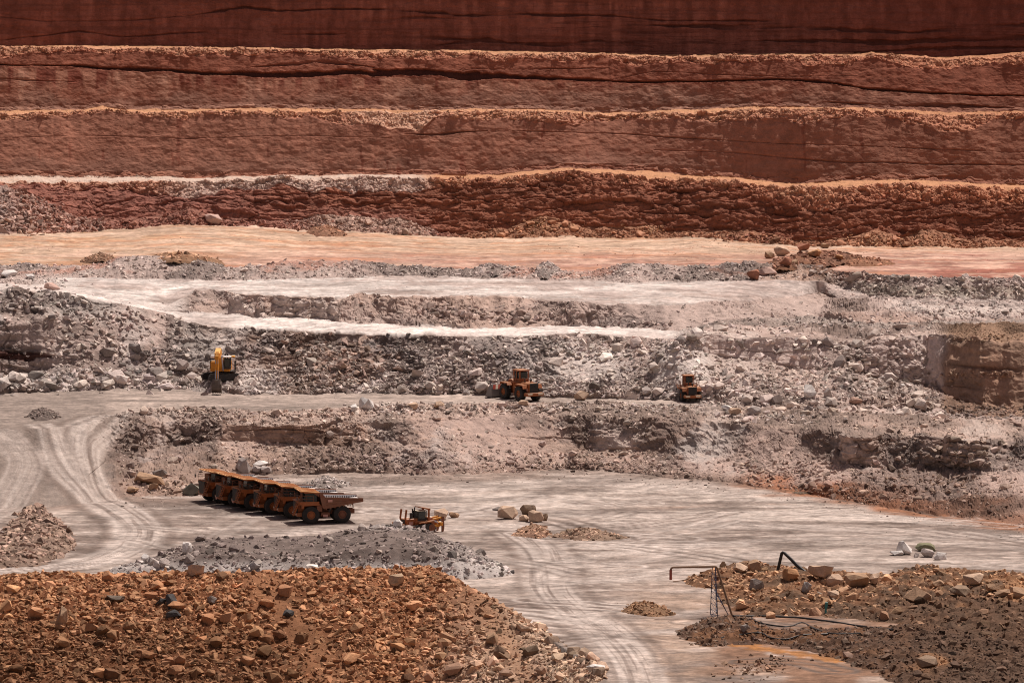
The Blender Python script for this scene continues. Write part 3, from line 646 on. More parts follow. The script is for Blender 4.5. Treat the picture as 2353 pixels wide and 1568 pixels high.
DARK_ZONES = [(1000,835,110,45,.9),(1170,800,120,45,.8),(870,800,50,40,.7),(90,865,110,30,.6),(640,870,70,30,.7),(1250,785,70,22,.7),(300,850,90,35,.6),(640,790,60,30,.6),(1440,740,80,18,.8),(2100,965,220,22,.8),(1100,1075,200,16,.7),(560,960,120,14,.6),(1750,1080,150,22,.6)]  # zones of darker colour on the slopes
RUSTY = [(330,1030,80,60,.8),(790,830,110,50,.7),(1980,745,190,25,.7),(650,985,220,20,.8),(2280,1010,120,60,.6),(1900,1110,180,25,.7),(2200,1000,240,70,1),(2250,1130,160,40,1),(2050,930,130,22,.6)]
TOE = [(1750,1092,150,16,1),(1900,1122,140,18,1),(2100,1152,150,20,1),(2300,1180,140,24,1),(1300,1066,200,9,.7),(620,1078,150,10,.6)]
for L_, col_ in ((SPILL, K(.64,.56,.515)), (DARK_ZONES, K(.155,.125,.118)), (RUSTY, K(.31,.185,.135)), (TOE, K(.15,.078,.05))):
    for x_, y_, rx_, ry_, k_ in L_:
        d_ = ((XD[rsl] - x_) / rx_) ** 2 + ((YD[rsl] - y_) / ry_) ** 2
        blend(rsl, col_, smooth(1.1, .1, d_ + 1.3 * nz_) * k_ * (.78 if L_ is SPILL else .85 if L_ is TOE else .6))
r = R_('slope1'); blend(r, K(.58,.455,.41), steep[r] * smooth(1600, 1650, XD[r]) * (1 - smooth(2150, 2175, XD[r])) * .95); blend(r, K(.45,.345,.305), steep[r] * (1 - smooth(400, 450, XD[r])) * .6)
r = R_('top1'); blend(r, K(.24,.15,.10), smooth(2130, 2190, XD[r]) * .8)
r = R_('slope1'); blend(r, K(.10,.085,.085), (1 - smooth(70, 120, XD[r])) * np.exp(-((YD[r] - 812) / 14) ** 2) * .85)
for c in ('lb',):
    r = paint(c, LBC); blend(r, LBC * .55, smooth(-.05, .35, field(fbm, X*.04, Y*.22, Z*.1, 99, 4)[r]) * .75); blend(r, LBC * 1.3, smooth(.1, .5, field(fbm, X*.03, Y*.10, Z*.1, 100, 4)[r]) * .6)
    blend(r, GREYP, smooth(1650, 1720, XD[r]) * .8)
for c in ('rim', 'wl', 'tl'):
    r = paint(c, GREYP * K(1, .95, .92)); blend(r, GREYD, smooth(-.05, .5, n_md[r]) * .6); blend(r, WHITE * .9, smooth(.08, .45, chute[r] + .2 * n_md[r]) * .65)
    blend(r, K(.38,.26,.20), smooth(0, .5, n_lo[r] + .3 * n_hi[r]) * .55)
r = R_('rim'); blend(r, K(.40,.30,.25), smooth(280, 330, XD[r]) * .5)
r = R_('w1'); blend(r, K(.56,.45,.40), steep[r] * .9)
r = R_('wl'); blend(r, K(.54,.43,.38), steep[r] * smooth(900, 1000, XD[r]) * .85); blend(r, K(.44,.315,.255), steep[r] * smooth(1930, 2000, XD[r]) * .85); blend(r, K(.36,.235,.18), smooth(450, 560, XD[r]) * (1 - smooth(820, 900, XD[r])) * .8); blend(r, K(.30,.24,.215), smooth(1950, 2100, XD[r]) * .6)
r = R_('tl'); blend(r, K(.25,.165,.13), smooth(.45, .95, T[r][:, None] + .25 * n_md[r]) * .75); blend(r, K(.34,.13,.06), smooth(1650, 1800, XD[r]) * smooth(.35, .8, T[r][:, None] + .35 * n_md[r]) * .7)
blend(r, K(.20,.12,.09), smooth(2050, 2250, XD[r]) * smooth(.3, .7, T[r])[:, None] * .7)

rk = np.isin(CLS, ['top1', 'slope1', 'foot1', 'rim', 'wl', 'tl', 'berm'])[:, None] * smooth(.15, .85, PATCH) * (1 - .8 * smooth(.0, .4, chute)) * smooth(.30, .6, N[..., 2]) * (1 - smooth(-50, 300, 270 - XD) * np.isin(CLS, ['rim', 'wl', 'tl'])[:, None])
C *= (1 - .42 * rk)[..., None]  # ground among the stones darkened to paint in shade between them
# floor and the ramp: wheel-worn pale mud with darker smears
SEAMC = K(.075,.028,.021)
crk_ = 1 - smooth(.0, .03, np.abs(field(fbm, X*.20, Y*.02, Z*.13, 197, 4)))
for c, k_ in (('w3', .4), ('w4', .3), ('w5', .25)):
    r = R_(c); blend(r, SEAMC * 1.4, crk_[r] * smooth(-.05, .3, n_md[r] + .3 * n_lo[r]) * k_)
bl_ = 1 - smooth(.02, .07, np.abs(field(fbm, X*.012, Y*.02, Z*.75, 196, 4)))
for c, k_ in (('w5', .55), ('w4', .3), ('w3', .16), ('w2', .5)):
    r = R_(c); blend(r, SEAMC, bl_[r] * smooth(-.1, .4, n_lo[r] + .4 * n_md[r]) * k_)
for c in SEAM_SHADE: 
    r = R_(c); blend(r, SEAMC, SEAM_SHADEV[r])
C *= (1 - 0.30 * CR.reshape(NR, NX))[..., None]

def seg_dist(px, py, pts):
    best = np.full(px.shape, 1e9); s_best = np.zeros(px.shape); side = np.zeros(px.shape); s0 = 0
    for (ax, ay), (bx, by) in zip(pts[:-1], pts[1:]):
        lx, ly = bx - ax, by - ay; L = math.hypot(lx, ly) + 1e-9
        t = np.clip(((px - ax) * lx + (py - ay) * ly) / L / L, 0, 1)
        ex, ey = px - ax - t * lx, py - ay - t * ly; d = np.hypot(ex, ey)
        m = d < best
        best = np.where(m, d, best); s_best = np.where(m, s0 + t * L, s_best); side = np.where(m, np.sign(lx * ey - ly * ex), side); s0 += L
    return best, s_best, side

def curve_pts(pts, z=0.0, n=8):
    """smooth line through layout points, in ground metres; each point (x, y) or (x, y, z)"""
    W = []
    for p in pts:
        j = int(np.argmin(np.abs(xs - p[0]))); i = int(np.argmin(np.abs(YD[:, j] - p[1]))); W.append((G[i, j, 0], G[i, j, 1]))
    W = np.array(W); Q = np.vstack([2 * W[0] - W[1], W, 2 * W[-1] - W[-2]]); out = []
    for i in range(1, len(Q) - 2):
        for t in np.linspace(0, 1, n, endpoint=False):
            a, b, c, d = Q[i - 1], Q[i], Q[i + 1], Q[i + 2]
            out.append(.5 * (2 * b + (c - a) * t + (2 * a - 5 * b + 4 * c - d) * t * t + (3 * b - a - 3 * c + d) * t ** 3))
    out.append(W[-1]); return [tuple(o) for o in out]

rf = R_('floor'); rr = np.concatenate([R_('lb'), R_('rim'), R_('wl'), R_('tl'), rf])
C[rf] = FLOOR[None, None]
wx = 6 * fbm(X*.02, Y*.03, Z*0, 105, 3)
s1 = field(fbm, X*.022, Y*.045 + .05 * wx, Z*0, 101, 4); s2 = field(fbm, X*.09, Y*.16 + .1 * wx, Z*0, 102, 4); s3 = field(ridged, X*.020 + .4*n_lo.ravel(), Y*.06, Z*0, 103, 4)
s4 = field(fbm, X*.045 + .02 * wx, Y*.42 + .25 * wx, Z*0, 106, 3); s5 = field(fbm, X*.16, Y*.5 + .3 * wx, Z*0, 107, 3)
s6 = field(fbm, X*.45, Y*.5, Z*0, 109, 3)
blend(rf, FLOORL, smooth(-.1, .3, -.6 * s1[rf] + .5 * s2[rf] + .3 * s6[rf]) * .8)
blend(rf, FLOORD * 1.15, smooth(.10, .38, .35 * s1[rf] + .6 * s2[rf] + .5 * s6[rf]) * .7)
blend(rf, FLOORD, smooth(.12, .42, s4[rf] + .25 * s1[rf]) * .40); blend(rf, TRACK, smooth(.15, .5, -s4[rf] - .2 * s1[rf]) * .4)
blend(rf, FLOORD * .85, smooth(.20, .5, s5[rf] + .3 * s4[rf]) * .3)
blend(rf, FLOORD * .8, smooth(.66, .84, s3[rf] + .08 * s2[rf]) * .7)
blend(rf, K(.44,.20,.09), smooth(.25, .5, field(fbm, X*.04, Y*.06, Z*0, 104, 4)[rf]) * smooth(1400, 1900, XD[rf]) * (1 - smooth(1215, 1260, YD[rf])) * .75)
blend(rf, K(.40,.28,.21), smooth(1300, 1400, YD[rf]) * smooth(1350, 1550, XD[rf]) * smooth(-.4, .4, s2[rf]) * .65); blend(rf, K(.20,.11,.07), smooth(1560, 1700, XD[rf] + 40 * s2[rf]) * smooth(1310, 1400, YD[rf] + 30 * s2[rf]) * smooth(-.5, .2, n_md[rf]) * .9)
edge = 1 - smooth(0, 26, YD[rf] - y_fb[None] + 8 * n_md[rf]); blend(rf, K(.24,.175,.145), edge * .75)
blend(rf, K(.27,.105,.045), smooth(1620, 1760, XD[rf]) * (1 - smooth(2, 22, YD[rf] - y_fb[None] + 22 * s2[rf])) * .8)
ramp = (XD < 262) & np.isin(CLS, ['rim', 'wl', 'tl', 'lb'])[:, None]
rampm = ramp * (1 - smooth(228, 262, XD))
C = mix(C, LBC * .74, rampm); C = mix(C, LBC * .62, rampm * smooth(.0, .6, s2 + s1) * .6)
ROADS = [([(250,957),(205,972),(180,1010),(184,1060),(205,1110),(250,1160),(300,1195),(318,1225),(285,1262),(200,1292),(90,1306),(-60,1318),(-250,1335)], 5.0, .95),
         ([(-60,985),(20,1010),(60,1060),(30,1130),(-60,1200)], 4.0, .55),
         ([(90,975),(120,1030),(150,1090),(205,1148)], 3.0, .6),
         ([(1195,1225),(1240,1255),(1262,1300),(1272,1360),(1330,1410),(1400,1460),(1450,1510),(1475,1568),(1490,1640)], 4.6, .85),
         ([(1262,1330),(1330,1285),(1500,1262),(1800,1240),(2352,1232)], 3.2, .5),
         ([(560,1240),(760,1215),(1020,1212),(1500,1205),(2000,1215),(2352,1235)], 5.0, .6),
         ([(330,1210),(520,1225),(620,1248),(760,1232)], 2.6, .5), ([(300,1240),(420,1262),(500,1232),(570,1195)], 2.2, .4),
         ([(850,1130),(1100,1118),(1400,1108),(1700,1130)], 6.0, .45), ([(1010,1190),(1200,1178),(1600,1190),(2352,1260)], 4.0, .3),
         ([(1060,1260),(1180,1290),(1300,1300),(1480,1285),(1620,1250)], 3.0, .45), ([(1250,1340),(1420,1330),(1560,1300)], 2.6, .4)]
fx, fy = D[rr][..., 0], D[rr][..., 1]
streak = np.zeros(fx.shape)
for pts, w, k in ROADS:
    c = curve_pts(pts)
    d, s, sd = seg_dist(fx, fy, c)
    w = w * .75
    tt = (d * sd).astype(np.float32); lines = fbm(tt * 1.9, (s * .035).astype(np.float32), tt * 0, 111 + int(w * 10), 3)
    m = np.clip(1 - smooth(w * .75, w * 1.35, d + .8 * n_md[rr]), 0, 1) * k
    C[rr] = mix(C[rr], TRACK, m * (.7 + .3 * lines)); C[rr] = mix(C[rr], FLOORD, m * smooth(.12, .42, lines) * .7)
    for q_ in range(7):
        o_ = w * (.9 * math.sin(2.3 * q_ + len(pts))) + 1.3 * .5 * fbm((s * .03).astype(np.float32), s * 0, s * 0, 900 + q_, 2); mm = np.exp(-((tt - o_) / (.30 + .12 * (q_ % 3))) ** 2) * k * .8 * (.0 + 1.0 * vnoise((s * .06).astype(np.float32), s * 0 + q_, s * 0, 950 + q_))
        C[rr] = mix(C[rr], FLOORD * .85 if q_ % 2 else TRACK * 1.08, mm * (d < w * 1.2))
    e = np.exp(-((d - w * 1.5) / .8) ** 2) * k; C[rr] = mix(C[rr], FLOORD * .9, e * .6)
# thin single wheel lines wandering over the floor
lr = random.Random(5)
for i in range(60):
    x0 = lr.uniform(330, 2350); y0 = lr.uniform(1112, 1520); L = lr.uniform(120, 620); a = lr.uniform(-.12, .12); b = lr.uniform(-45, 45)
    c = curve_pts([(x0 + L * t, y0 + a * L * t + b * t * t) for t in (0, .33, .66, 1)], n=4)
    lo_ = min(p[1] for p in c) - 7; hi_ = max(p[1] for p in c) + 7
    rs = np.where((CLS[rr] == 'floor') & (fy.max(1) > lo_) & (fy.min(1) < hi_))[0]
    if not len(rs): continue
    d, s, sd = seg_dist(fx[rs], fy[rs], c); wd = lr.uniform(.45, .8); wiggle = .5 * fbm((s * .05).astype(np.float32), s * 0, s * 0, 700 + i, 2); d = d + wiggle
    m = np.maximum(np.exp(-(d / wd) ** 2), np.exp(-((d - 2.8) / wd) ** 2)) * (.4 + .6 * vnoise((s * .08).astype(np.float32), s * 0, s * 0, i))
    C[rr[rs]] = mix(C[rr[rs]], (TRACK if i % 2 else FLOORD * .8), m)
# ochre water stain
d, s, sd = seg_dist(fx, fy, curve_pts([(1690,1478),(1760,1490),(1850,1504),(1925,1516)]))
C[rr] = mix(C[rr], K(.34,.15,.05), np.clip(1 - smooth(1.2, 2.6, d + 1.5 * n_hi[rr] + .6 * n_md[rr]), 0, 1) * .85)
# darker apron in front of the parked trucks
d, s, sd = seg_dist(fx, fy, curve_pts([(560,1225),(680,1222),(790,1215)])); C[rr] = mix(C[rr], FLOORD * .7, np.exp(-(d / 6.0) ** 2) * smooth(-.5, .3, s2[rr]) * .6)
C *= (1 + 0.16 * n_hi)[..., None]

# ------------------------------------------------------------------ cut the survey grid into named pieces of ground
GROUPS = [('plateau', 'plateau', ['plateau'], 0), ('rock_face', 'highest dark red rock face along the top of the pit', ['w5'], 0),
          ('mine_bench', 'highest orange bench with crumbled crest', ['b4', 'c4'], 0), ('rock_face', 'red rock face with a long black seam', ['w4'], 0),
          ('mine_bench', 'second orange bench with crumbled crest', ['b3', 'c3'], 0), ('rock_face', 'smooth pinkish brown rock face', ['w3'], 0),
          ('mine_bench', 'third bench, pale on the left and orange on the right', ['b2', 'c2'], 0), ('rock_face', 'lowest dark red rock face above the flat orange platform', ['w2'], 0),
          ('talus_slope', 'scree fallen along the foot of the lowest red face', ['talus'], 0), ('ochre_platform', 'wide flat orange and pink platform', ['platform'], 1),
          ('rubble_ridge', 'grey rubble ridge along the edge of the orange platform', ['berm'], 0), ('white_ledge', 'upper white ledge', ['r1'], 1), ('rock_face', 'low grey cut face between the two white ledges', ['w1'], 0),
          ('white_ledge', 'lower bright white haul ledge', ['r2'], 1), ('rubble_slope', 'grey slope of blasted rubble above the loaders', ['top1', 'slope1', 'foot1'], 0),
          ('loader_bench', 'flat grey bench the loaders stand on', ['lb'], 1), ('rubble_slope', 'grey rubble slope dropping from the loader bench to the pit floor', ['rim', 'wl', 'tl'], 0),
          ('pit_floor', 'pale pit floor covered in wheel tracks', ['floor'], 1)]
def build_ground():
    for nm, lab, cl, sm in GROUPS:
        r = np.where(np.isin(CLS, cl))[0]; a, b = r.min(), min(r.max() + 1, NR - 1)
        nr = b - a + 1
        idx = np.arange(nr * NX).reshape(nr, NX)
        q = np.stack([idx[:-1, :-1], idx[1:, :-1], idx[1:, 1:], idx[:-1, 1:]], -1).reshape(-1, 4)
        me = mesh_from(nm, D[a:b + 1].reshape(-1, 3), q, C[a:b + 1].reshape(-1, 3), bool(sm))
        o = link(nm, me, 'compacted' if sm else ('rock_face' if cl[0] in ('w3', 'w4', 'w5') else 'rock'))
        tag(o, lab, None, None, 'structure')

def grid_sample(n, ra, rb, x0, x1, keep=None):
    """points spread evenly over a strip of the ground between two row fractions"""
    r = rng.uniform(ra, rb - 1.001, n); x = rng.uniform(x0, x1, n)
    j = np.interp(x, xs, np.arange(NX)); i0 = r.astype(int); j0 = np.clip(j.astype(int), 0, NX - 2); u = r - i0; v = j - j0
    f = lambda A: (A[i0, j0] * ((1 - u) * (1 - v))[:, None] + A[i0 + 1, j0] * (u * (1 - v))[:, None] + A[i0, j0 + 1] * ((1 - u) * v)[:, None] + A[i0 + 1, j0 + 1] * (u * v)[:, None])
    k = (N[i0, j0, 2] > .52) | (rng.uniform(0, 1, n) < .035)
    return f(D)[k], f(C)[k], x[k], i0[k]

def rows_of(*cl):
    r = np.where(np.isin(CLS, cl))[0]; return r.min(), r.max() + 1

def ground_z(px, py, approx_row):
    pass
# ------------------------------------------------------------------ heaps standing on the ground
DX, DY, _d = project(D)
def gp(x, y):
    """the ground point seen at a layout point"""
    j = int(round(np.interp(x, xs, np.arange(NX)))); k = np.abs(DY[:, j] - y)
    c = np.where(k < k.min() + 1.2)[0]; i = c[-1]
    return Vector(D[i, j])

class Heap:
    def __init__(s, pts, H, slope, z=0.0, fn=None, world=None, und=0.35, seed=1, lump=0.12):
        s.z = z; s.H = H; s.slope = slope; s.fn = fn; s.und = und; s.seed = seed; s.lump = lump
        if world is not None: s.poly = np.array(world, float)
        else: s.poly = np.array([tuple(at(x, y, z))[:2] for x, y in pts])
        s.pl = (0., 0.)
        if world is None and pts is not None and s.z != 0:
            g = np.array([gp(x, y) for x, y in pts]); A = np.column_stack([g[:, 0] - s.poly[:, 0].mean(), g[:, 1] - s.poly[:, 1].mean(), np.ones(len(g))])
            sol = np.linalg.lstsq(A, g[:, 2], rcond=None)[0]; s.pl = (float(np.clip(sol[0], -.08, .08)), float(np.clip(sol[1], -.08, .08))); s.z = float(np.median(g[:, 2] - A[:, :2] @ np.array(s.pl)))
        s.c0 = s.poly.mean(0); s.lo = s.poly.min(0); s.hi = s.poly.max(0)
    def dist(s, X, Y):
        X = np.asarray(X, float); Y = np.asarray(Y, float)
        pl = [tuple(p) for p in s.poly] + [tuple(s.poly[0])]
        d, _, _ = seg_dist(X, Y, pl)
        ins = np.zeros(X.shape, bool)
        for (ax, ay), (bx, by) in zip(pl[:-1], pl[1:]):
            if ay == by: continue
            c = ((ay > Y) != (by > Y)) & (X < (bx - ax) * (Y - ay) / (by - ay) + ax)
            ins ^= c
        return np.where(ins, d, -d)
    def height(s, X, Y):
        d = s.dist(X, Y)
        d = d + 1.2 * s.und * fbm(np.asarray(X) * .35, np.asarray(Y) * .35, 0 * np.asarray(X), s.seed + 3, 3) * (np.minimum(s.H, 3) / 2)
        H = s.H * (1 + s.und * fbm(np.asarray(X) * .12, np.asarray(Y) * .12, 0 * np.asarray(X), s.seed, 3))
        h = np.where(d > 0, H * (1 - np.exp(-np.maximum(d, 0) * s.slope / np.maximum(H, .2))), d * 0.8)
        if s.fn is not None: h = s.fn(X, Y, d, h)
        h = h + s.lump * fbm(np.asarray(X) * .9, np.asarray(Y) * .9, 0 * np.asarray(X), s.seed + 9, 3) * np.clip(d / 1.5, 0, 1)
        return s.z + s.pl[0] * (np.asarray(X) - s.c0[0]) + s.pl[1] * (np.asarray(Y) - s.c0[1]) + h - 0.10
    def grid(s, res):
        gx = np.arange(s.lo[0] - res, s.hi[0] + 2 * res, res); gy = np.arange(s.lo[1] - res, s.hi[1] + 2 * res, res)
        A, B = np.meshgrid(gx, gy); Zg = s.height(A, B); d = s.dist(A, B)
        V = np.stack([A, B, Zg], -1).reshape(-1, 3); n, m = A.shape; idx = np.arange(n * m).reshape(n, m)
        q = np.stack([idx[:-1, :-1], idx[:-1, 1:], idx[1:, 1:], idx[1:, :-1]], -1).reshape(-1, 4)
        keep = (d.reshape(-1)[q] > -0.9).all(1); q = q[keep]
        t = np.concatenate([q[:, [0, 1, 2]], q[:, [0, 2, 3]]])
        return V, t
    def points(s, n, inset=-0.3):
        out = []; tot = 0
        while tot < n:
            p = rng.uniform(s.lo, s.hi, (n * 2, 2)); p = p[s.dist(p[:, 0], p[:, 1]) > inset]; out.append(p); tot += len(p)
        p = np.concatenate(out)[:n]
        return np.column_stack([p, s.height(p[:, 0], p[:, 1])])

HEAPS = []
BIG = []       # stones large enough to stand as things of their own: (pos, size, colour, region)
REGION = {}
def split_big(pos, size, col, region, k):
    if k <= 0: return pos, size, col
    x, y, dep = project(pos); show = size / dep * ((x > 2) & (x < 2350) & (y > 2) & (y < 1566))
    o = np.argsort(-show); b = o[:k]
    for i in b: BIG.append((pos[i], size[i], col[i], region))
    r = o[k:]
    return pos[r], size[r], col[r]

def tint(base, n, lo=.8, hi=1.4, dark=.12, pale=.15):
    f = rng.uniform(lo, hi, n); u = rng.uniform(0, 1, n); f = np.where(u < dark, f * .5, np.where(u > 1 - pale, f * 1.25, f))
    return base * f[:, None] * rng.uniform(.975, 1.025, (n, 3))

def heap(name, label, cat, hp, colA, colB, n, lo, hi, power=2.3, res=.35, rockcol=None, big=0, region=None, group=None, kind=None, cfun=None, inset=-.3, mask=None):
    HEAPS.append(hp)
    V, t = hp.grid(res)
    nn = fbm(V[:, 0] * .25, V[:, 1] * .25, V[:, 2] * .25, hp.seed + 20, 4)
    f2 = fbm(V[:, 0] * 1.3, V[:, 1] * 1.3, V[:, 2] * 1.3, hp.seed + 21, 2)
    Cc = mix(np.repeat(np.asarray(colA, float)[None], len(V), 0), colB, smooth(-.35, .45, nn)) * (1 + .2 * f2)[:, None]
    if cfun: Cc = cfun(V, Cc)
    parts = [(V, t, Cc)]
    if n:
        p = hp.points(n, inset); s = rock_sizes(n, lo, hi, power)
        if mask is not None: k = mask(p, s); p, s = p[k], s[k]
        pn = fbm(p[:, 0] * .25, p[:, 1] * .25, p[:, 2] * .25, hp.seed + 20, 4)
        base = mix(np.repeat(np.asarray(rockcol if rockcol is not None else colA, float)[None], len(p), 0), colB, smooth(0, .6, pn) * .6)
        if cfun: base = cfun(p, base)
        c = tint(base, len(p), .65, 1.6)
        p, s, c = split_big(p, s, c, region, big)
        parts.append(rock_arrays(p, s, c))
    V, t, Cc = merge(parts)
    o = link(name, mesh_from(name, V, t, Cc), 'rubble'); tag(o, label, cat, group, kind)
    return o

TAN = A3(.50, .28, .165); TANL = A3(.58, .36, .225); RUST = A3(.34, .145, .065)
# the great tan heap in front
def fg_fn(X, Y, d, h):
    plane = np.interp(Y, [700, 745, 770, 785, 800, 812, 820, 826, 832, 870], [-30, -27, -18, -11.5, -5, 1.0, 4.9, 6.8, 7.8, 8.2])
    plane = plane + np.interp(X, [-80, -40, -20, -10, 0, 15], [-.9, -.2, .3, .2, -.6, -1.5]) + 0.9 * fbm(X * .06, Y * .06, 0 * X, 301, 3)
    right = np.clip((X + 10) / 22, 0, 1); plane = plane * (1 - right) + np.maximum(plane, 1.1 + 1.6 * (1 - right)) * right
    return np.where(d > 0, np.minimum(plane, np.maximum(d, 0) * .62), np.minimum(d * .3, plane))
FG = Heap(None, 9, .6, 0, fg_fn, world=[(-110, 837), (-70, 839), (-40, 838), (-18, 841), (-9.5, 849), (-6, 850), (-2.5, 840), (1.2, 828), (7.2, 801), (12.6, 778), (13.0, 768), (9, 757), (10, 735), (4, 715), (-110, 715)], seed=300, lump=.22)
fz = FG.height(D[rf][..., 0], D[rf][..., 1]); fd = FG.dist(D[rf][..., 0], D[rf][..., 1])
D[rf, :, 2] = np.where((fd > 1.0), np.minimum(D[rf][..., 2], fz - 1.2), D[rf][..., 2])
def fg_c(V, c):
    x, y, dep = project(V)
    grey = smooth(950, 1250, x + (y - 1400) * .4); c = mix(c, A3(.47, .355, .27), grey * .75); c = c * (1 - .38 * smooth(1370, 1520, y) * (1 - smooth(500, 950, x)))[:, None]
    runs = np.exp(-((x - 640 - (y - 1380) * 0.75) / 60) ** 2) + np.exp(-((x - 1075 - (y - 1330) * 0.6) / 50) ** 2)
    c = mix(c, A3(.28, .14, .075), np.clip(runs, 0, 1) * .6)
    return c
def fg_m(p, s):
    x, y, dep = project(p)
    runs = np.exp(-((x - 640 - (y - 1380) * 0.75) / 60) ** 2) + np.exp(-((x - 1075 - (y - 1330) * 0.6) / 45) ** 2)
    patch = smooth(-.1, .35, fbm(p[:, 0] * .1, p[:, 1] * .05, 0 * s, 305, 3))
    return (rng.uniform(0, 1, len(s)) > np.clip(runs, 0, 1) * .65) & ((s > .45) | (rng.uniform(0, 1, len(s)) > .55 * patch)) & (y < 1640) & (x > -60)
REGION['fg'] = ('tan stone lying on the large tan rubble heap in the foreground', 'stones on the tan foreground heap')
heap('rubble_heap', 'huge tan and rust rubble heap filling the lower left foreground', 'rubble heap', FG, A3(.14,.053,.024), A3(.22,.09,.042), 160000, .26, 2.0, 2.1, res=.42, rockcol=A3(.39,.205,.112), big=70, region='fg', kind='stuff', cfun=fg_c, mask=fg_m)

# grey heap behind it
REGION['gh'] = ('pale grey stone lying on the dark grey heap beside the bulldozer', 'stones on the grey heap')
def gh_fn(X, Y, d, h):
    top = np.interp(X, [-62, -56, -50, -44, -36, -31, -26, -20, -14, -9, -4, 0], [.8, 1.6, 3.0, 3.0, 2.5, 2.6, 3.7, 4.2, 4.0, 2.6, 1.4, .6])
    return np.where(d > 0, np.minimum(np.maximum(d, 0) * .75, top + .25 * fbm(X * .2, Y * .2, 0 * X, 311, 2)), d * .3)
GH = Heap(None, 4, .7, 0, gh_fn, world=[(-64, 880), (-58, 889), (-52, 903), (-40, 907), (-30, 911), (-20, 913), (-12, 910), (-6, 900), (-1, 886), (.5, 876), (-8, 871), (-25, 873), (-45, 874), (-58, 874)], seed=310)
def gh_c(V, c):
    x, y, dep = project(V); return mix(c, A3(.46, .41, .385), np.clip(smooth(1278, 1305, y) * .75 + smooth(735, 760, x) * (1 - smooth(1204, 1222, y)) * .75 + smooth(980, 1060, x) * .3, 0, .9))
def gh_m(p, s):
    x, y, dep = project(p); dense = np.clip(smooth(1258, 1285, y) + smooth(735, 760, x) * (1 - smooth(1206, 1228, y)) + smooth(900, 1000, x) * .6 + (1 - smooth(380, 470, x)), .22, 1)
    return rng.uniform(0, 1, len(s)) < dense
heap('rubble_heap', 'dark grey rubble heap with pale stones between the trucks and the tan heap', 'rubble heap', GH, A3(.115, .088, .078), A3(.17, .132, .118), 7500, .28, 1.8, 2.0, res=.3, rockcol=A3(.25, .20, .18), big=22, region='gh', kind='stuff', cfun=gh_c, mask=gh_m)

# dark spoil on the right
REGION['rm'] = ('brown stone among the dark spoil at the lower right', 'stones in the dark spoil')
def dark_c(V, c):
    x, y, dep = project(V)
    m = smooth(1850, 2200, x + 60 * fbm(V[:, 0] * .2, V[:, 1] * .2, 0 * V[:, 0], 321, 3)) * smooth(1350, 1385, y)
    c = mix(c, A3(.095, .058, .04), m * .8)
    return mix(c, A3(.36, .19, .10), smooth(.25, .6, fbm(V[:, 0] * .12, V[:, 1] * .07, 0 * V[:, 0], 322, 3)) * smooth(2000, 2200, x) * .8)
RA = Heap([(1558,1335),(1625,1312),(1700,1296),(1790,1302),(1900,1316),(2000,1326),(2110,1302),(2210,1312),(2352,1326),(2520,1340),(2520,1500),(2352,1490),(2200,1470),(2080,1432),(1960,1424),(1860,1412),(1750,1420),(1690,1408),(1655,1385),(1640,1360)], 2.2, .3, 0, seed=320, und=.9, lump=.6)
heap('spoil_mound', 'brown spoil mound with boulders along its back edge at right', 'spoil mound', RA, A3(.20, .10, .055), A3(.12, .075, .05), 6500, .28, 1.7, 2.0, res=.32, rockcol=A3(.42, .25, .15), big=22, region='rm', kind='stuff', cfun=dark_c)
RB = Heap([(1543,1456),(1570,1442),(1625,1420),(1680,1412),(1735,1424),(1790,1452),(1860,1440),(1960,1452),(2060,1436),(2160,1440),(2300,1470),(2520,1490),(2520,1660),(2200,1650),(2040,1560),(1960,1530),(1860,1496),(1760,1480),(1680,1482),(1600,1486)], 1.7, .28, 0, seed=330, und=1.0, lump=.6)
heap('spoil_mound', 'dark brown spoil mound with hoses across it at the lower right', 'spoil mound', RB, A3(.095, .054, .037), A3(.17, .085, .046), 9000, .25, 1.3, 2.2, res=.32, rockcol=A3(.18, .125, .095), big=14, region='rm', kind='stuff', cfun=dark_c)
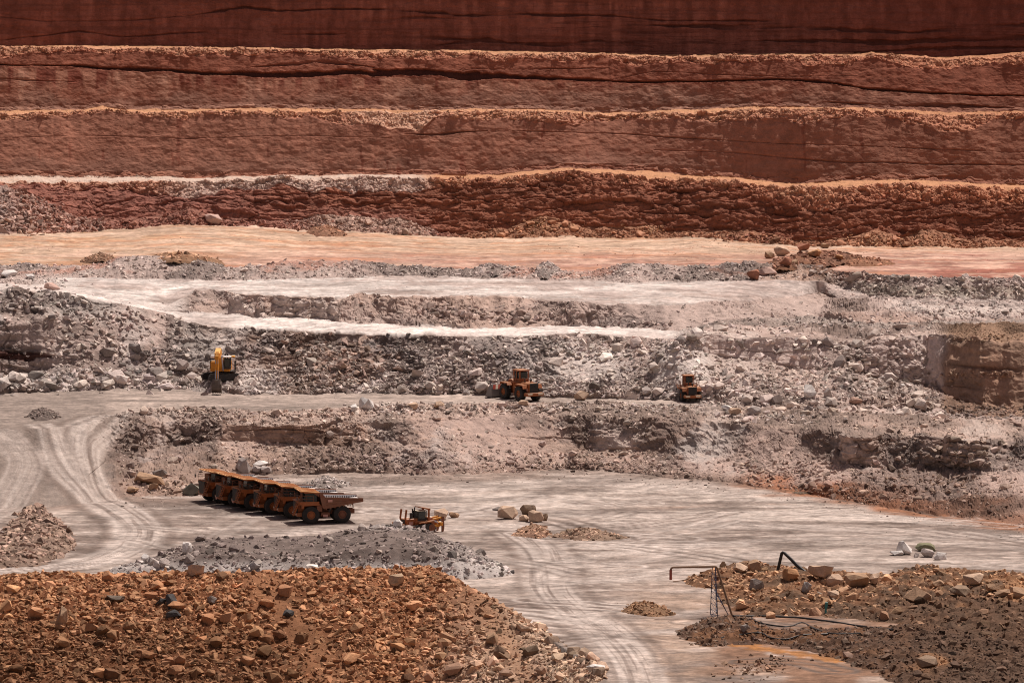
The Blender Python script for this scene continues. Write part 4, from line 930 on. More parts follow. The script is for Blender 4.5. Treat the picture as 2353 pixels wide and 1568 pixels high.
# small heaps one could count
SMALL = [
 ([(54,958),(72,946),(100,942),(128,947),(144,958),(110,966),(80,966)], 1.7, .7, 9.9, A3(.16,.125,.11), A3(.22,.17,.15), 420, .2, .9, 'low black heap of broken rock on the grey bench above the haul road ramp', 'heap of broken rock'),
 ([(30,1152),(70,1142),(120,1133),(165,1132),(190,1143),(150,1158),(90,1163)], 1.1, .45, 0, A3(.30,.235,.20), A3(.36,.28,.24), 600, .2, 1.2, 'low brown grey rubble heap beside the haul road, the upper of two', 'rubble heap'),
 ([(-40,1305),(-20,1250),(20,1205),(55,1168),(96,1160),(130,1190),(162,1222),(176,1250),(145,1280),(80,1302)], 2.4, .4, 0, A3(.27,.18,.135), A3(.34,.235,.185), 2200, .25, 1.9, 'long stony windrow along the inside of the haul road bend', 'windrow'),
 ([(1170,1232),(1190,1215),(1220,1206),(1255,1210),(1272,1226),(1240,1238)], 1.2, .5, 0, A3(.34,.19,.13), A3(.40,.25,.17), 480, .2, .9, 'small reddish rubble heap on the floor below the boulder cluster', 'rubble heap'),
 ([(1262,1232),(1290,1222),(1330,1212),(1370,1216),(1420,1228),(1452,1236),(1400,1240),(1320,1240)], .8, .4, 0, A3(.30,.19,.135), A3(.38,.26,.19), 420, .25, 1.3, 'straggling line of tan stones on the floor, beside the reddish heap', 'rubble heap'),
 ([(1426,1404),(1445,1388),(1480,1380),(1515,1388),(1552,1412),(1500,1416),(1455,1412)], 1.3, .5, 0, A3(.24,.135,.08), A3(.34,.20,.12), 480, .2, .9, 'brown rubble heap left of the pipe frame', 'rubble heap'),
 ([(705,538),(722,526),(745,521),(772,526),(795,539),(760,544),(725,544)], 1.5, .55, None, A3(.32,.15,.09), A3(.38,.2,.13), 300, .25, 1.0, 'rusty red rubble heap on the orange platform in front of the grey scree', 'rubble heap'),
 ([(340,590),(365,580),(400,576),(440,578),(490,584),(512,588),(470,594),(400,596)], 1.0, .45, None, A3(.36,.20,.12), A3(.42,.25,.16), 320, .3, 1.6, 'low row of orange stones on the platform behind the grey ridge', 'rubble heap'),
 ([(185,602),(210,590),(240,588),(262,596),(235,606)], 1.3, .5, None, A3(.30,.17,.11), A3(.36,.22,.15), 200, .25, 1.0, 'small brown heap at the platform edge, left of the orange stones', 'rubble heap'),
 ([(1080,620),(1095,608),(1120,603),(1160,610),(1195,622),(1140,627)], 1.1, .5, None, A3(.34,.27,.24), A3(.40,.32,.29), 420, .25, 1.1, 'grey brown heap at the front edge of the pink platform', 'rubble heap'),
 ([(1218,626),(1240,617),(1262,615),(1290,626),(1250,631)], .9, .5, None, A3(.37,.30,.27), A3(.42,.34,.31), 220, .25, .9, 'smaller grey heap just right of the grey brown heap at the platform edge', 'rubble heap'),
 ([(1755,606),(1785,585),(1830,570),(1900,565),(1965,568),(1985,575),(1925,590),(1880,600),(1830,612),(1790,614)], 1.6, .35, None, A3(.31,.15,.09), A3(.25,.13,.09), 700, .3, 1.9, 'rust coloured spread of fallen blocks across the orange platform', 'rubble heap'),
 ([(1915,606),(1950,594),(2000,590),(2045,596),(2060,606),(2000,613),(1950,612)], .7, .4, None, A3(.40,.20,.12), A3(.34,.17,.11), 260, .3, 1.1, 'thin scatter of orange rubble right of the fallen blocks', 'rubble heap'),
 ([(690,1118),(715,1103),(745,1098),(780,1104),(812,1116),(760,1124),(720,1124)], 1.7, .55, 0, A3(.34,.28,.25), A3(.42,.36,.33), 420, .3, 1.2, 'grey rubble heap just behind the parked trucks', 'rubble heap'),
 ([(1500,1086),(1530,1076),(1565,1072),(1600,1080),(1625,1094),(1570,1102),(1520,1098)], 1.6, .5, 0, A3(.26,.19,.155), A3(.2,.15,.12), 300, .2, .8, 'dark earth heap at the back of the floor near the muddy pool', 'earth heap'),
]
for i, (pts, H, sl_, z, a, b, n, lo, hi, lab, cat) in enumerate(SMALL):
    if z is None: z = gp(sum(p[0] for p in pts) / len(pts), max(p[1] for p in pts) - 4).z
    heap('rubble_pile', lab, cat, Heap(pts, H, sl_, z, seed=400 + 30 * i, und=.5), A3(*(np.array(a) * .55)), A3(*(np.array(b) * .6)), n, lo * 1.4, hi * 1.25, 1.9, res=.3, rockcol=A3(*(np.array(b) * 1.0)))

# stones at rest on slopes, ledges and benches
rub = {}
def scatter(key, cls, x0, x1, n, lo, hi, power=2.4, hue=None, hk=0.5, t0=0., t1=1., big=0, region=None, clump=.0, lo_c=.9, hi_c=1.45, dark=.14, pale=.2):
    a, b = rows_of(*cls); ra, rb_ = a + (b - a) * t0, a + (b - a) * t1
    p, c, x, i0 = grid_sample(n, ra, min(rb_, NR - 1), x0, x1)
    s = rock_sizes(len(p), lo, hi, power)
    if key in ('slope', 'lower') and n > 3000:
        ch = fbm(p[:, 0] * .11, p[:, 1] * .02, p[:, 2] * .02, 195, 3); kk = rng.uniform(0, 1, len(p)) > .85 * smooth(.0, .4, ch); p, c, s, x, i0 = p[kk], c[kk], s[kk], x[kk], i0[kk]
        yy = project(p)[1]; inn = np.zeros(len(p))
        for x_, y_, rx_, ry_, k_ in SPILL: inn = np.maximum(inn, k_ * smooth(1.1, .2, ((x - x_) / rx_) ** 2 + ((yy - y_) / ry_) ** 2))
        kk = rng.uniform(0, 1, len(p)) > .78 * inn; p, c, s = p[kk], c[kk], s[kk]
    if clump:
        k = fbm(p[:, 0] * .10, p[:, 1] * .07, p[:, 2] * .1, 500 + len(rub), 3) + .25 * (s > 1.0) > rng.uniform(-.5, .5, len(p)) * (1 - clump) + clump * .1
        p, c, s = p[k], c[k], s[k]
    if key == 'slope':
        kk = ~((np.abs(project(p)[0] - 508) < 60) & (s > .9)); p, c, s = p[kk], c[kk], s[kk]
    if key == 'lower' and hue is not None:
        xx = project(p)[0]; hue = mix(np.repeat(np.asarray(hue)[None], len(p), 0), A3(.33,.235,.185), smooth(1750, 2050, xx) * .75)
        c = c * (1 - hk) + hue * hk; hue = None
    if hue is not None: c = c * (1 - hk) + np.asarray(hue)[None] * hk
    c = tint(c, len(p), lo_c, hi_c, dark, pale)
    p, s, c = split_big(p, s, c, region, big)
    rub.setdefault(key, []).append(rock_arrays(p, s, c))
REGION['ru'] = ('pale grey block resting on the blasted slope above the loaders', 'blocks on the blasted slope')
REGION['rl'] = ('grey brown block on the rubble slope between the loader bench and the pit floor', 'blocks on the lower rubble slope')
REGION['ta'] = ('reddish block in the scree under the lowest red face', 'blocks in the red scree')
REGION['be'] = ('pale stone on the grey ridge at the edge of the orange platform', 'stones on the grey ridge')
GR = A3(.52, .44, .395)
scatter('crest', ('c4',), -60, 2420, 4200, .22, .9, hue=CREST, lo_c=.8, hi_c=1.2)
scatter('crest', ('c3',), -60, 2420, 4600, .22, 1.1, hue=CREST, lo_c=.8, hi_c=1.2)
scatter('crest', ('c2',), 300, 2420, 4200, .25, 1.4, 2.2, lo_c=.9, hi_c=1.35)
scatter('crest', ('b2',), -60, 350, 500, .25, 1.1, hue=A3(.36,.24,.19), hk=.8, t1=.25)
scatter('scree', ('talus',), -60, 2420, 7500, .25, 1.9, 2.3, big=18, region='ta', t0=.2)
scatter('scree', ('talus',), -60, 240, 1600, .3, 2.4, 2.2, hue=A3(.44,.32,.27), hk=.5, t0=.0)
scatter('scree', ('talus',), 650, 1010, 1400, .25, 1.1, 2.3, hue=A3(.46,.33,.275), hk=.6)
scatter('scree', ('platform',), -60, 2420, 900, .16, .6, 2.6, hue=A3(.27,.13,.08), hk=.75, clump=.3); scatter('scree', ('platform',), 1250, 2000, 1100, .16, .55, 2.6, hue=A3(.27,.13,.08), hk=.75, clump=.4, t1=.6)
scatter('ridge', ('berm',), -60, 2420, 7500, .28, 1.6, 2.1, hue=GR, hk=.5, big=14, region='be')
scatter('ridge', ('r1',), -60, 150, 700, .25, 1.5, 2.2, hue=GR)
scatter('ridge', ('r1',), 150, 2420, 420, .15, .45, hue=GR); scatter('ridge', ('r1',), 1880, 2420, 1300, .22, 1.1, hue=GR, hk=.3)
scatter('ridge', ('w1',), 430, 2420, 3600, .22, 1.5, 2.4, hue=GR, hk=.35, clump=.3)
scatter('ridge', ('r2',), 1550, 2420, 1300, .22, 1.2, hue=GR, hk=.3); scatter('ridge', ('r2',), 420, 1550, 60, .15, .35, hue=A3(.3,.25,.22), hk=.9)
scatter('slope', ('top1', 'slope1', 'foot1'), -60, 2150, 16000, .28, 1.5, 2.25, hue=GR, hk=.65, clump=.3)
scatter('slope', ('top1', 'slope1', 'foot1'), -60, 2140, 2900, .7, 2.5, 2.1, hue=GR, hk=.65, clump=.5, big=34, region='ru')
scatter('slope', ('foot1',), -60, 600, 1500, .5, 2.9, 2.1, hue=A3(.56,.49,.45), hk=.6, t0=.25, big=16, region='ru')
scatter('slope', ('foot1',), 560, 1700, 1500, .4, 2.0, 2.2, hue=GR, hk=.4, t0=.3, big=6, region='ru')
scatter('slope', ('foot1', 'lb'), 1600, 2160, 2200, .4, 2.2, 2.2, hue=A3(.50,.42,.37), hk=.45, big=14, region='ru')
scatter('slope', ('top1',), 2130, 2420, 1500, .18, .6, lo_c=.8, hi_c=1.3); scatter('slope', ('foot1', 'lb'), 2140, 2420, 1400, .25, 1.3, hue=GREYD, hk=.5)
scatter('slope', ('lb',), -60, 1650, 260, .14, .4, hue=GR); scatter('slope', ('lb',), 280, 1650, 160, .3, .9, hue=GR, t0=.85)
scatter('lower', ('rim',), 270, 2420, 5000, .28, 1.6, 2.1, hue=A3(.50,.40,.345), hk=.6, big=22, region='rl')
scatter('lower', ('wl',), 265, 2420, 5200, .25, 1.5, 2.2, hue=A3(.50,.41,.36), hk=.6, clump=.3, big=12, region='rl')
scatter('lower', ('tl',), 265, 2420, 6500, .26, 1.6, 2.2, hue=A3(.46,.37,.32), hk=.5, big=22, region='rl')
scatter('lower', ('floor',), 260, 2420, 900, .18, .9, 2.4, hue=A3(.36,.28,.24), hk=.6, t1=.05)
scatter('lower', ('floor',), -60, 2420, 520, .12, .42, 2.8, hue=A3(.30,.23,.19), hk=.7, t1=.62)
def cluster(key, x, y, rx, ry, n, lo, hi, power, hue, hk=.6, lo_c=.85, hi_c=1.4):
    px = x + rx * np.clip(rng.normal(0, .5, n), -1.3, 1.3); py = y + ry * np.clip(rng.normal(0, .5, n), -1.3, 1.3)
    j = np.interp(px, xs, np.arange(NX)).round().astype(int); i = np.array([np.abs(DY[:, a] - b).argmin() for a, b in zip(j, py)])
    p = D[i, j] + rng.normal(0, .12, (n, 3)); c = C[i, j] * (1 - hk) + np.asarray(hue)[None] * hk
    rub.setdefault(key, []).append(rock_arrays(p, rock_sizes(n, lo, hi, power), tint(c, n, lo_c, hi_c)))
PB = A3(.54,.46,.42); RB_ = A3(.44,.31,.25); DB = A3(.22,.19,.18)
for a in [(790,820,110,45,260,.7,2.4,1.7,RB_),(760,870,120,25,160,.5,1.8,1.8,RB_),(1330,800,110,26,190,.6,2.0,1.7,PB),(190,882,210,20,210,.8,2.9,1.6,PB),(420,880,120,14,120,.7,2.4,1.6,PB),(1270,885,150,18,210,.5,1.7,1.8,PB),(1050,880,130,18,150,.5,1.6,1.8,GREY),
          (1730,880,150,34,300,.6,2.2,1.7,PB),(1580,800,40,24,60,.7,2.2,1.7,PB),(70,690,110,34,190,.7,2.3,1.7,PB),(260,740,120,34,150,.6,1.9,1.8,GREYP),(600,800,60,30,90,.5,1.6,1.8,DB),(930,800,80,30,120,.5,1.8,1.8,DB),(1180,830,120,40,170,.5,1.8,1.8,DB),(320,820,90,30,90,.7,2.2,1.7,DB),
          (1000,715,60,14,60,.8,2.4,1.6,GREY),(1190,728,80,14,90,.8,2.4,1.6,GREY),(1480,745,60,8,50,.7,2.0,1.7,GREY),(1100,720,120,16,120,.7,2.2,1.7,GREY),(1900,740,160,20,170,.5,1.6,1.8,PB),(2220,715,150,18,220,.4,1.4,1.9,PB),(1950,900,140,30,170,.5,2.0,1.8,PB),(2250,858,90,9,130,.4,1.5,1.9,A3(.34,.22,.16)),(2140,905,40,40,110,.5,1.8,1.8,A3(.38,.29,.24)),(2260,775,110,10,160,.3,1.2,1.9,A3(.30,.20,.14)),(2250,948,130,14,220,.5,1.7,1.8,A3(.24,.19,.165))]:
    cluster('slope', *a)
for a in [(430,944,110,9,240,.5,1.6,1.8,A3(.40,.31,.26)),(690,950,150,8,240,.5,1.5,1.8,A3(.47,.36,.30)),(930,938,110,12,200,.6,1.9,1.7,PB),(1170,935,150,10,220,.5,1.7,1.8,PB),(1480,935,160,10,220,.5,1.6,1.8,PB),(1760,955,140,14,200,.6,2.0,1.7,PB),(380,1120,80,16,110,.6,1.8,1.8,A3(.38,.27,.21)),(1330,1070,140,12,150,.6,1.7,1.8,GREYD),(900,1060,220,22,220,.5,1.6,1.8,GREY),(1850,1080,200,30,260,.5,1.7,1.8,A3(.40,.29,.24)),(2150,1110,160,30,220,.5,1.6,1.8,A3(.30,.20,.15)),(2230,1040,130,40,170,.6,2.0,1.8,A3(.36,.27,.215)),(1725,1538,70,22,150,.35,1.3,1.9,A3(.27,.165,.105)),(1790,1520,60,14,70,.35,1.2,1.9,A3(.17,.12,.09)),(1650,1450,60,20,60,.3,.9,1.9,A3(.25,.15,.10))]:
    cluster('lower', *a)
for a in [(60,480,70,40,260,.5,1.6,1.8,A3(.40,.31,.27)),(50,520,60,18,90,1.2,3.0,1.5,A3(.46,.33,.27)),(420,500,40,16,80,.5,1.6,1.8,TALUS),(1250,520,70,14,140,.5,1.6,1.8,A3(.42,.24,.14)),(1480,530,60,12,90,.5,1.6,1.8,A3(.40,.22,.13)),(2050,552,170,12,220,.4,1.5,1.8,A3(.44,.25,.15)),(1720,545,90,14,120,.5,1.6,1.8,TALUS)]:
    cluster('scree', *a)
RUBN = {'crest': 'loose stones along the crumbled crests of the red benches', 'scree': 'loose red stones at the foot of the lowest red face', 'ridge': 'loose grey stones on the ridge and around the white ledges', 'slope': 'loose grey stones on the blasted slope above the loaders', 'lower': 'loose grey brown stones on the slope down to the pit floor'}
for k, parts in rub.items():
    V, t, Cc = merge(parts); o = link('loose_stones', mesh_from('loose_stones', V, t, Cc), 'rubble'); tag(o, RUBN[k], 'loose stones', None, 'stuff')

build_ground()

def surf(x, y):
    """first surface, ground or heap, seen at a layout point"""
    g = gp(x, y); dx, dy, dz = (float(v) for v in ray(x, y))
    Ys = np.arange(715.0, max(g.y, 716), 0.2); Xs = Ys / dy * dx; Zs = CAM[2] + Ys / dy * dz
    hit = np.full(Ys.shape, -99.0)
    for h in HEAPS:
        m = (Xs > h.lo[0]) & (Xs < h.hi[0]) & (Ys > h.lo[1]) & (Ys < h.hi[1])
        if m.any(): hit[m] = np.maximum(hit[m], h.height(Xs[m], Ys[m]))
    k = np.where(hit >= Zs)[0]
    return Vector((Xs[k[0]], Ys[k[0]], hit[k[0]])) if len(k) else g

for i, (p, s, c, reg) in enumerate(BIG):
    r = random.Random(9000 + i); dims = (s * r.uniform(.95, 1.4), s * r.uniform(.8, 1.1), s * r.uniform(.6, .95))
    o = link('boulder', boulder_mesh('boulder', 5000 + i, dims, c), 'rubble')
    o.location = (p[0], p[1], p[2] - dims[2] * .28); o.rotation_euler = (r.gauss(0, .25), r.gauss(0, .25), r.uniform(0, 6.28))
    tag(o, REGION[reg][0], 'boulder', REGION[reg][1])
# ------------------------------------------------------------------ the boulders one can single out: (x, foot y, width, height in layout units, colour, label)
tan, ltan, red, wht, grey, dgrey, blk, pink, oran, brn = A3(.38,.245,.16), A3(.50,.355,.26), A3(.33,.15,.10), A3(.66,.61,.58), A3(.40,.34,.315), A3(.25,.21,.19), A3(.075,.07,.07), A3(.50,.34,.29), A3(.40,.215,.115), A3(.25,.175,.125)
BLD = [
 (1169,1193,50,34,ltan,'large tan boulder, biggest of the cluster on the open floor'),
 (1212,1184,38,28,brn,'brown grey boulder standing at the back of the floor cluster'),
 (1232,1198,38,30,ltan,'pale rounded boulder at the front right of the floor cluster'),
 (1202,1198,27,17,ltan,'small pale block in front of the big tan floor boulder'),
 (1140,1173,22,9,dgrey,'flat dark stone lying left behind the floor cluster'),
 (1253,1197,16,18,brn,'narrow brown chunk at the right end of the floor cluster'),
 (1012,1193,38,29,ltan,'large squarish tan boulder right behind the bulldozer cab'),
 (1042,1190,26,14,tan,'low tan rock against the right side of the squarish boulder'),
 (987,1197,27,13,wht,'white slab between the bulldozer and the squarish boulder'),
 (2080,1274,41,34,wht,'largest white boulder of the pale group on the right of the floor'),
 (2126,1266,52,22,A3(.20,.19,.12),'mossy dark olive boulder behind the pale group'),
 (2132,1279,34,22,grey,'grey block in the middle of the pale group'),
 (2160,1285,34,19,wht,'white boulder at the right end of the pale group'),
 (2060,1275,34,12,wht,'flat white slab under the largest white boulder'),
 (2103,1279,17,12,grey,'small grey stone wedged between the white boulders'),
 (556,1086,40,40,grey,'tall grey boulder with a striped face behind the parked trucks'),
 (598,1070,40,15,wht,'white slab lying on top of two blocks beside the tall grey boulder'),
 (589,1084,28,16,grey,'left block under the white slab'), (609,1086,27,16,grey,'right block under the white slab'),
 (340,1114,74,29,tan,'long tan slab at the foot of the slope by the haul road'),
 (364,1093,36,17,dgrey,'dark slab perched above the long tan slab'),
 (305,1132,29,17,tan,'tan block below the left end of the long slab'), (353,1124,24,17,tan,'tan block below the right end of the long slab'),
 (440,1138,46,32,A3(.19,.18,.15),'dark greenish boulder left of the farthest truck'),
 (1336,919,37,24,ltan,'pale rounded boulder on the bench between the two loaders'),
 (1072,907,17,13,grey,'grey block on the bench left of the striped bucket'),
 (841,942,37,30,wht,'big pale slab tilted up on the rim of the loader bench'),
 (814,946,17,20,wht,'white stone just left of the tilted slab'),
 (1201,931,24,14,ltan,'pointed pale stone in front of the larger loader'),
 (1008,938,28,16,ltan,'pale block on the bench rim left of the larger loader'), (948,938,25,16,ltan,'pale block on the bench rim nearer the tilted slab'),
 (1863,913,30,34,wht,'tall white boulder in the rubble right of the smaller loader'),
 (1902,913,22,25,grey,'grey boulder beside the tall white boulder'),
 (1967,927,32,19,A3(.37,.24,.19),'reddish block right of the tall white boulder'),
 (1669,945,30,14,wht,'flat pale slab on the rim below the smaller loader'), (1689,952,34,16,ltan,'second flat slab overlapping the pale slab on the rim'),
 (1730,953,36,21,grey,'rounded grey boulder on the rim right of the flat slabs'),
 (1857,943,22,14,grey,'grey stone below the tall white boulder'), (2070,890,17,10,wht,'small white stone at the foot of the grey bluff'),
 (1564,787,25,20,grey,'round boulder at the right end of the lower white ledge'),
 (1960,645,48,27,A3(.36,.28,.235),'large square block on the edge of the orange platform'),
 (1798,588,41,25,ltan,'biggest tan boulder among the fallen blocks on the orange platform'),
 (1766,594,25,17,tan,'rounded boulder left of the biggest tan boulder on the platform'),
 (1868,591,32,22,oran,'leaning orange block right of the biggest tan boulder on the platform'),
 (1804,613,32,24,red,'dark red boulder at the front of the fallen blocks'), (1826,607,19,14,tan,'tan block touching the dark red boulder'),
 (1895,570,21,12,tan,'tan block at the back of the fallen blocks'), (1845,577,34,21,red,'brown red boulder behind the leaning orange block'),
 (1926,598,23,13,oran,'orange block at the right end of the fallen blocks'),
 (1730,644,29,27,red,'reddish brown boulder on the grey ridge under the platform'), (1765,633,44,22,pink,'pinkish white boulder on the grey ridge next to the reddish one'),
 (22,635,46,17,wht,'big white slab at the left edge below the orange platform'), (68,640,27,12,wht,'white slab right of the big one at the left edge'),
 (118,666,37,18,pink,'pink flat topped block on the crest of the left grey slope'),
 (489,517,43,27,pink,'large pink boulder at the foot of the lowest red face'),
 (1700,1316,36,22,ltan,'pale pointed boulder behind the pipe frame'), (1735,1313,34,28,tan,'split tan boulder right of the pale pointed one'),
 (1817,1334,35,32,oran,'orange block between the legs of the bent black pipe'), (1883,1327,58,33,ltan,'large pale boulder under the bent black pipe'),
 (1914,1345,43,28,ltan,'pale boulder at the lower end of the bent black pipe'), (1969,1350,64,33,tan,'long tan boulder right of the bent black pipe'),
 (2006,1343,26,30,ltan,'upright pale block right of the long tan boulder'), (2236,1345,54,31,ltan,'large pale tan boulder on the back edge of the right mound'),
 (2110,1384,70,35,tan,'largest rounded tan boulder on the right mound'), (1852,1362,22,29,A3(.33,.31,.30),'grey slab standing upright on the brown mound'),
 (1738,1354,38,25,dgrey,'dark slab leaning on the brown mound behind the pipe frame'), (1913,1379,28,25,ltan,'pale blocky stone on the brown mound below the bent pipe'),
 (2205,1367,54,22,brn,'low brown boulder right of the largest rounded one'), (2153,1348,32,17,tan,'tan stone behind the largest rounded boulder'),
 (2128,1535,58,30,brn,'brown boulder alone on the dark spoil near the bottom right'), (1711,1450,22,17,dgrey,'dark grey cube of rock by the foot of the pipe frame'),
 (2335,1372,40,25,tan,'tan boulder at the right edge of the photo'), (2305,1371,42,17,tan,'flat tan slab beside the boulder at the right edge'), (2281,1360,36,19,tan,'tan block behind the flat slab near the right edge'),
 (910,1346,40,28,A3(.44,.31,.21),'big flat topped boulder on the crest of the tan heap'),
 (396,1399,32,36,blk,'tall black rock in the middle of the tan heap'), (370,1392,28,17,blk,'black rock left of the tall black one'), (398,1421,38,21,blk,'flat black slab below the tall black rock'),
 (139,1437,31,46,tan,'tall tan stone standing on the left of the tan heap'), (22,1472,46,28,oran,'large orange stone at the left edge of the tan heap'),
 (322,1489,40,38,oran,'orange block with a flat face low on the tan heap'), (279,1522,46,29,tan,'wide tan boulder below the orange block'),
 (105,1524,42,27,tan,'rounded tan boulder low on the left of the heap'), (662,1419,28,19,blk,'black stone near the middle of the tan heap, beside a bare run'),
 (806,1482,32,27,tan,'tan block, left of a pair on the right half of the heap'), (833,1484,25,22,ltan,'pale block, right of a pair on the right half of the heap'),
 (805,1511,42,21,oran,'long orange stone below the pair of blocks'), (265,1384,46,17,A3(.16,.125,.10),'flat dark stone on the upper left of the tan heap'),
 (487,1387,22,19,dgrey,'grey stone on the upper middle of the tan heap'), (182,1570,48,20,tan,'tan slab at the bottom edge of the heap'),
 (391,1562,30,23,oran,'orange stone at the bottom edge of the heap'), (1368,1542,47,18,wht,'pale slab at the foot of the tan heap beside the track'),
 (429,1273,23,30,wht,'tall pale stone on the left end of the grey heap'), (334,1289,23,18,wht,'white stone at the tail of the grey heap'),
 (450,1322,42,28,ltan,'large pale boulder where the grey and tan heaps meet'), (914,1211,24,19,wht,'white boulder on the grey heap under the bulldozer hood'),
 (782,1198,15,13,wht,'white stone in front of the nearest truck rear wheel'),
]
for i, (x, y, w_, h_, c, lab) in enumerate(BLD):
    p = surf(x, y - 1.0); sc = FPX / (p - Vector(CAM)).length
    W, H = w_ / sc * .96, h_ / sc * 1.04; r = random.Random(700 + i)
    o = link('boulder', boulder_mesh('boulder', 7000 + i, (W, (W + H) * .5 * r.uniform(.85, 1.1), H), c, cuts=2, rough=.07), 'rubble')
    o.location = (p.x, p.y + (W + H) * .12, p.z - H * .12); o.rotation_euler = (r.gauss(0, .08), r.gauss(0, .08), r.choice((0, math.pi)) + r.gauss(0, .3))
    tag(o, lab, 'boulder')
# ------------------------------------------------------------------ machines: parts are meshes in the machine's own frame (+X forward, +Y its left, Z up)
class MB:
    def __init__(s): s.v = []; s.f = []
    def poly(s, vs, fs): o = len(s.v); s.v += [tuple(v) for v in vs]; s.f += [tuple(i + o for i in f) for f in fs]; return s
    def box(s, c, d, rot=None, taper=1.0):
        hx, hy, hz = d[0] / 2, d[1] / 2, d[2] / 2; b = min(hx, hy, hz) * .18; vs = []
        M = Matrix.Identity(3) if rot is None else rot
        # chamfered box
        pts = []
        for sx in (-1, 1):
            for sy in (-1, 1):
                for sz in (-1, 1):
                    t = taper if sz > 0 else 1.0
                    for k in range(3):
                        e = [hx * t, hy * t, hz]
                        for q in range(3):
                            if q != k: e[q] -= b
                        pts.append(Vector((sx * e[0], sy * e[1], sz * e[2])))
        bm = bmesh.new()
        for p in pts: bm.verts.new(M @ p + Vector(c))
        bmesh.ops.convex_hull(bm, input=bm.verts[:]); bm.verts.index_update()
        s.poly([v.co[:] for v in bm.verts], [[v.index for v in f.verts] for f in bm.faces]); bm.free(); return s
    def prism(s, prof, y0, y1, plane='xz'):
        n = len(prof); vs = []
        for y in (y0, y1):
            for a, b in prof: vs.append((a, y, b) if plane == 'xz' else ((y, a, b) if plane == 'yz' else (a, b, y)))
        fs = [tuple(range(n)), tuple(range(2 * n - 1, n - 1, -1))] + [(i, i + n, (i + 1) % n + n, (i + 1) % n) for i in range(n)]
        return s.poly(vs, fs)
    def tube(s, pts, r, n=8, caps=True):
        pts = [Vector(p) for p in pts]; rs = r if isinstance(r, (list, tuple)) else [r] * len(pts); rings = []
        for i, p in enumerate(pts):
            t = (pts[min(i + 1, len(pts) - 1)] - pts[max(i - 1, 0)]).normalized()
            u = t.orthogonal().normalized() if i == 0 else (u - t * u.dot(t)).normalized()
            w = t.cross(u); rings.append([p + (u * math.cos(2 * math.pi * k / n) + w * math.sin(2 * math.pi * k / n)) * rs[i] for k in range(n)])
        vs = [v for R in rings for v in R]; fs = []
        for i in range(len(rings) - 1):
            for k in range(n): fs.append((i * n + k, i * n + (k + 1) % n, (i + 1) * n + (k + 1) % n, (i + 1) * n + k))
        if caps: fs += [tuple(range(n - 1, -1, -1)), tuple((len(rings) - 1) * n + k for k in range(n))]
        return s.poly(vs, fs)
    def lathe(s, c, prof, n=32):
        """prof: (radius, y offset) pairs, turned about the Y axis through c"""
        vs = []; fs = []; m = len(prof)
        for k in range(n):
            a = 2 * math.pi * k / n
            for r, y in prof: vs.append((c[0] + r * math.cos(a), c[1] + y, c[2] + r * math.sin(a)))
        for k in range(n):
            for i in range(m - 1): fs.append((k * m + i, k * m + i + 1, ((k + 1) % n) * m + i + 1, ((k + 1) % n) * m + i))
        return s.poly(vs, fs)
    def build(s, name, mat, parent, smooth_=False):
        me = bpy.data.meshes.new(name); me.from_pydata(s.v, [], s.f)
        bm = bmesh.new(); bm.from_mesh(me); bmesh.ops.recalc_face_normals(bm, faces=bm.faces[:]); bm.to_mesh(me); bm.free()
        if smooth_:
            for p in me.polygons: p.use_smooth = True
            me.set_sharp_from_angle(angle=math.radians(35))
        return link(name, me, mat, parent)

def RY(a): return Matrix.Rotation(math.radians(a), 3, 'Y')
def RZ(a): return Matrix.Rotation(math.radians(a), 3, 'Z')

def empty(name, loc, rz=0.0, parent=None):
    o = bpy.data.objects.new(name, None); COL.objects.link(o); o.location = loc; o.rotation_euler = (0, 0, rz)
    o.empty_display_size = .3
    if parent: o.parent = parent
    return o

def copy_tree(o, parent=None):
    c = o.copy(); COL.objects.link(c); c.parent = parent
    for ch in list(o.children): copy_tree(ch, c)
    return c

def wheel(parent, x, y, r, w, rim_mat='orange_paint', side=1, lugs=0, z=None, dual=False):
    z = r if z is None else z
    e = empty('wheel', (x, y, z), 0, parent)
    h = w / 2
    t = MB().lathe((0, 0, 0), [(r * .46, -h * .8), (r * .54, -h), (r * .88, -h), (r * .97, -h * .8), (r, -h * .45), (r, h * .45), (r * .97, h * .8), (r * .88, h), (r * .54, h), (r * .46, h * .8)], 36)
    for k in range(lugs):
        a = 360 / lugs * k
        for sg in (-1, 1): t.box(Vector((r * math.cos(math.radians(a + sg * 4)) * .985, sg * h * .5, -r * math.sin(math.radians(a + sg * 4)) * .985)), (.14, h * .95, .16), RY(a))
    t.build('tyre', 'rubber', e, True)
    s = side
    MB().lathe((0, 0, 0), [(r * .47, -h * .7), (r * .47, s * h * .82), (r * .42, s * h * .86), (r * .40, s * h * .45), (r * .30, s * h * .40), (r * .28, s * h * .72), (r * .16, s * h * .75), (r * .15, s * h * .95), (0.001, s * h * .97)], 28).build('rim', rim_mat, e, True)
    return e

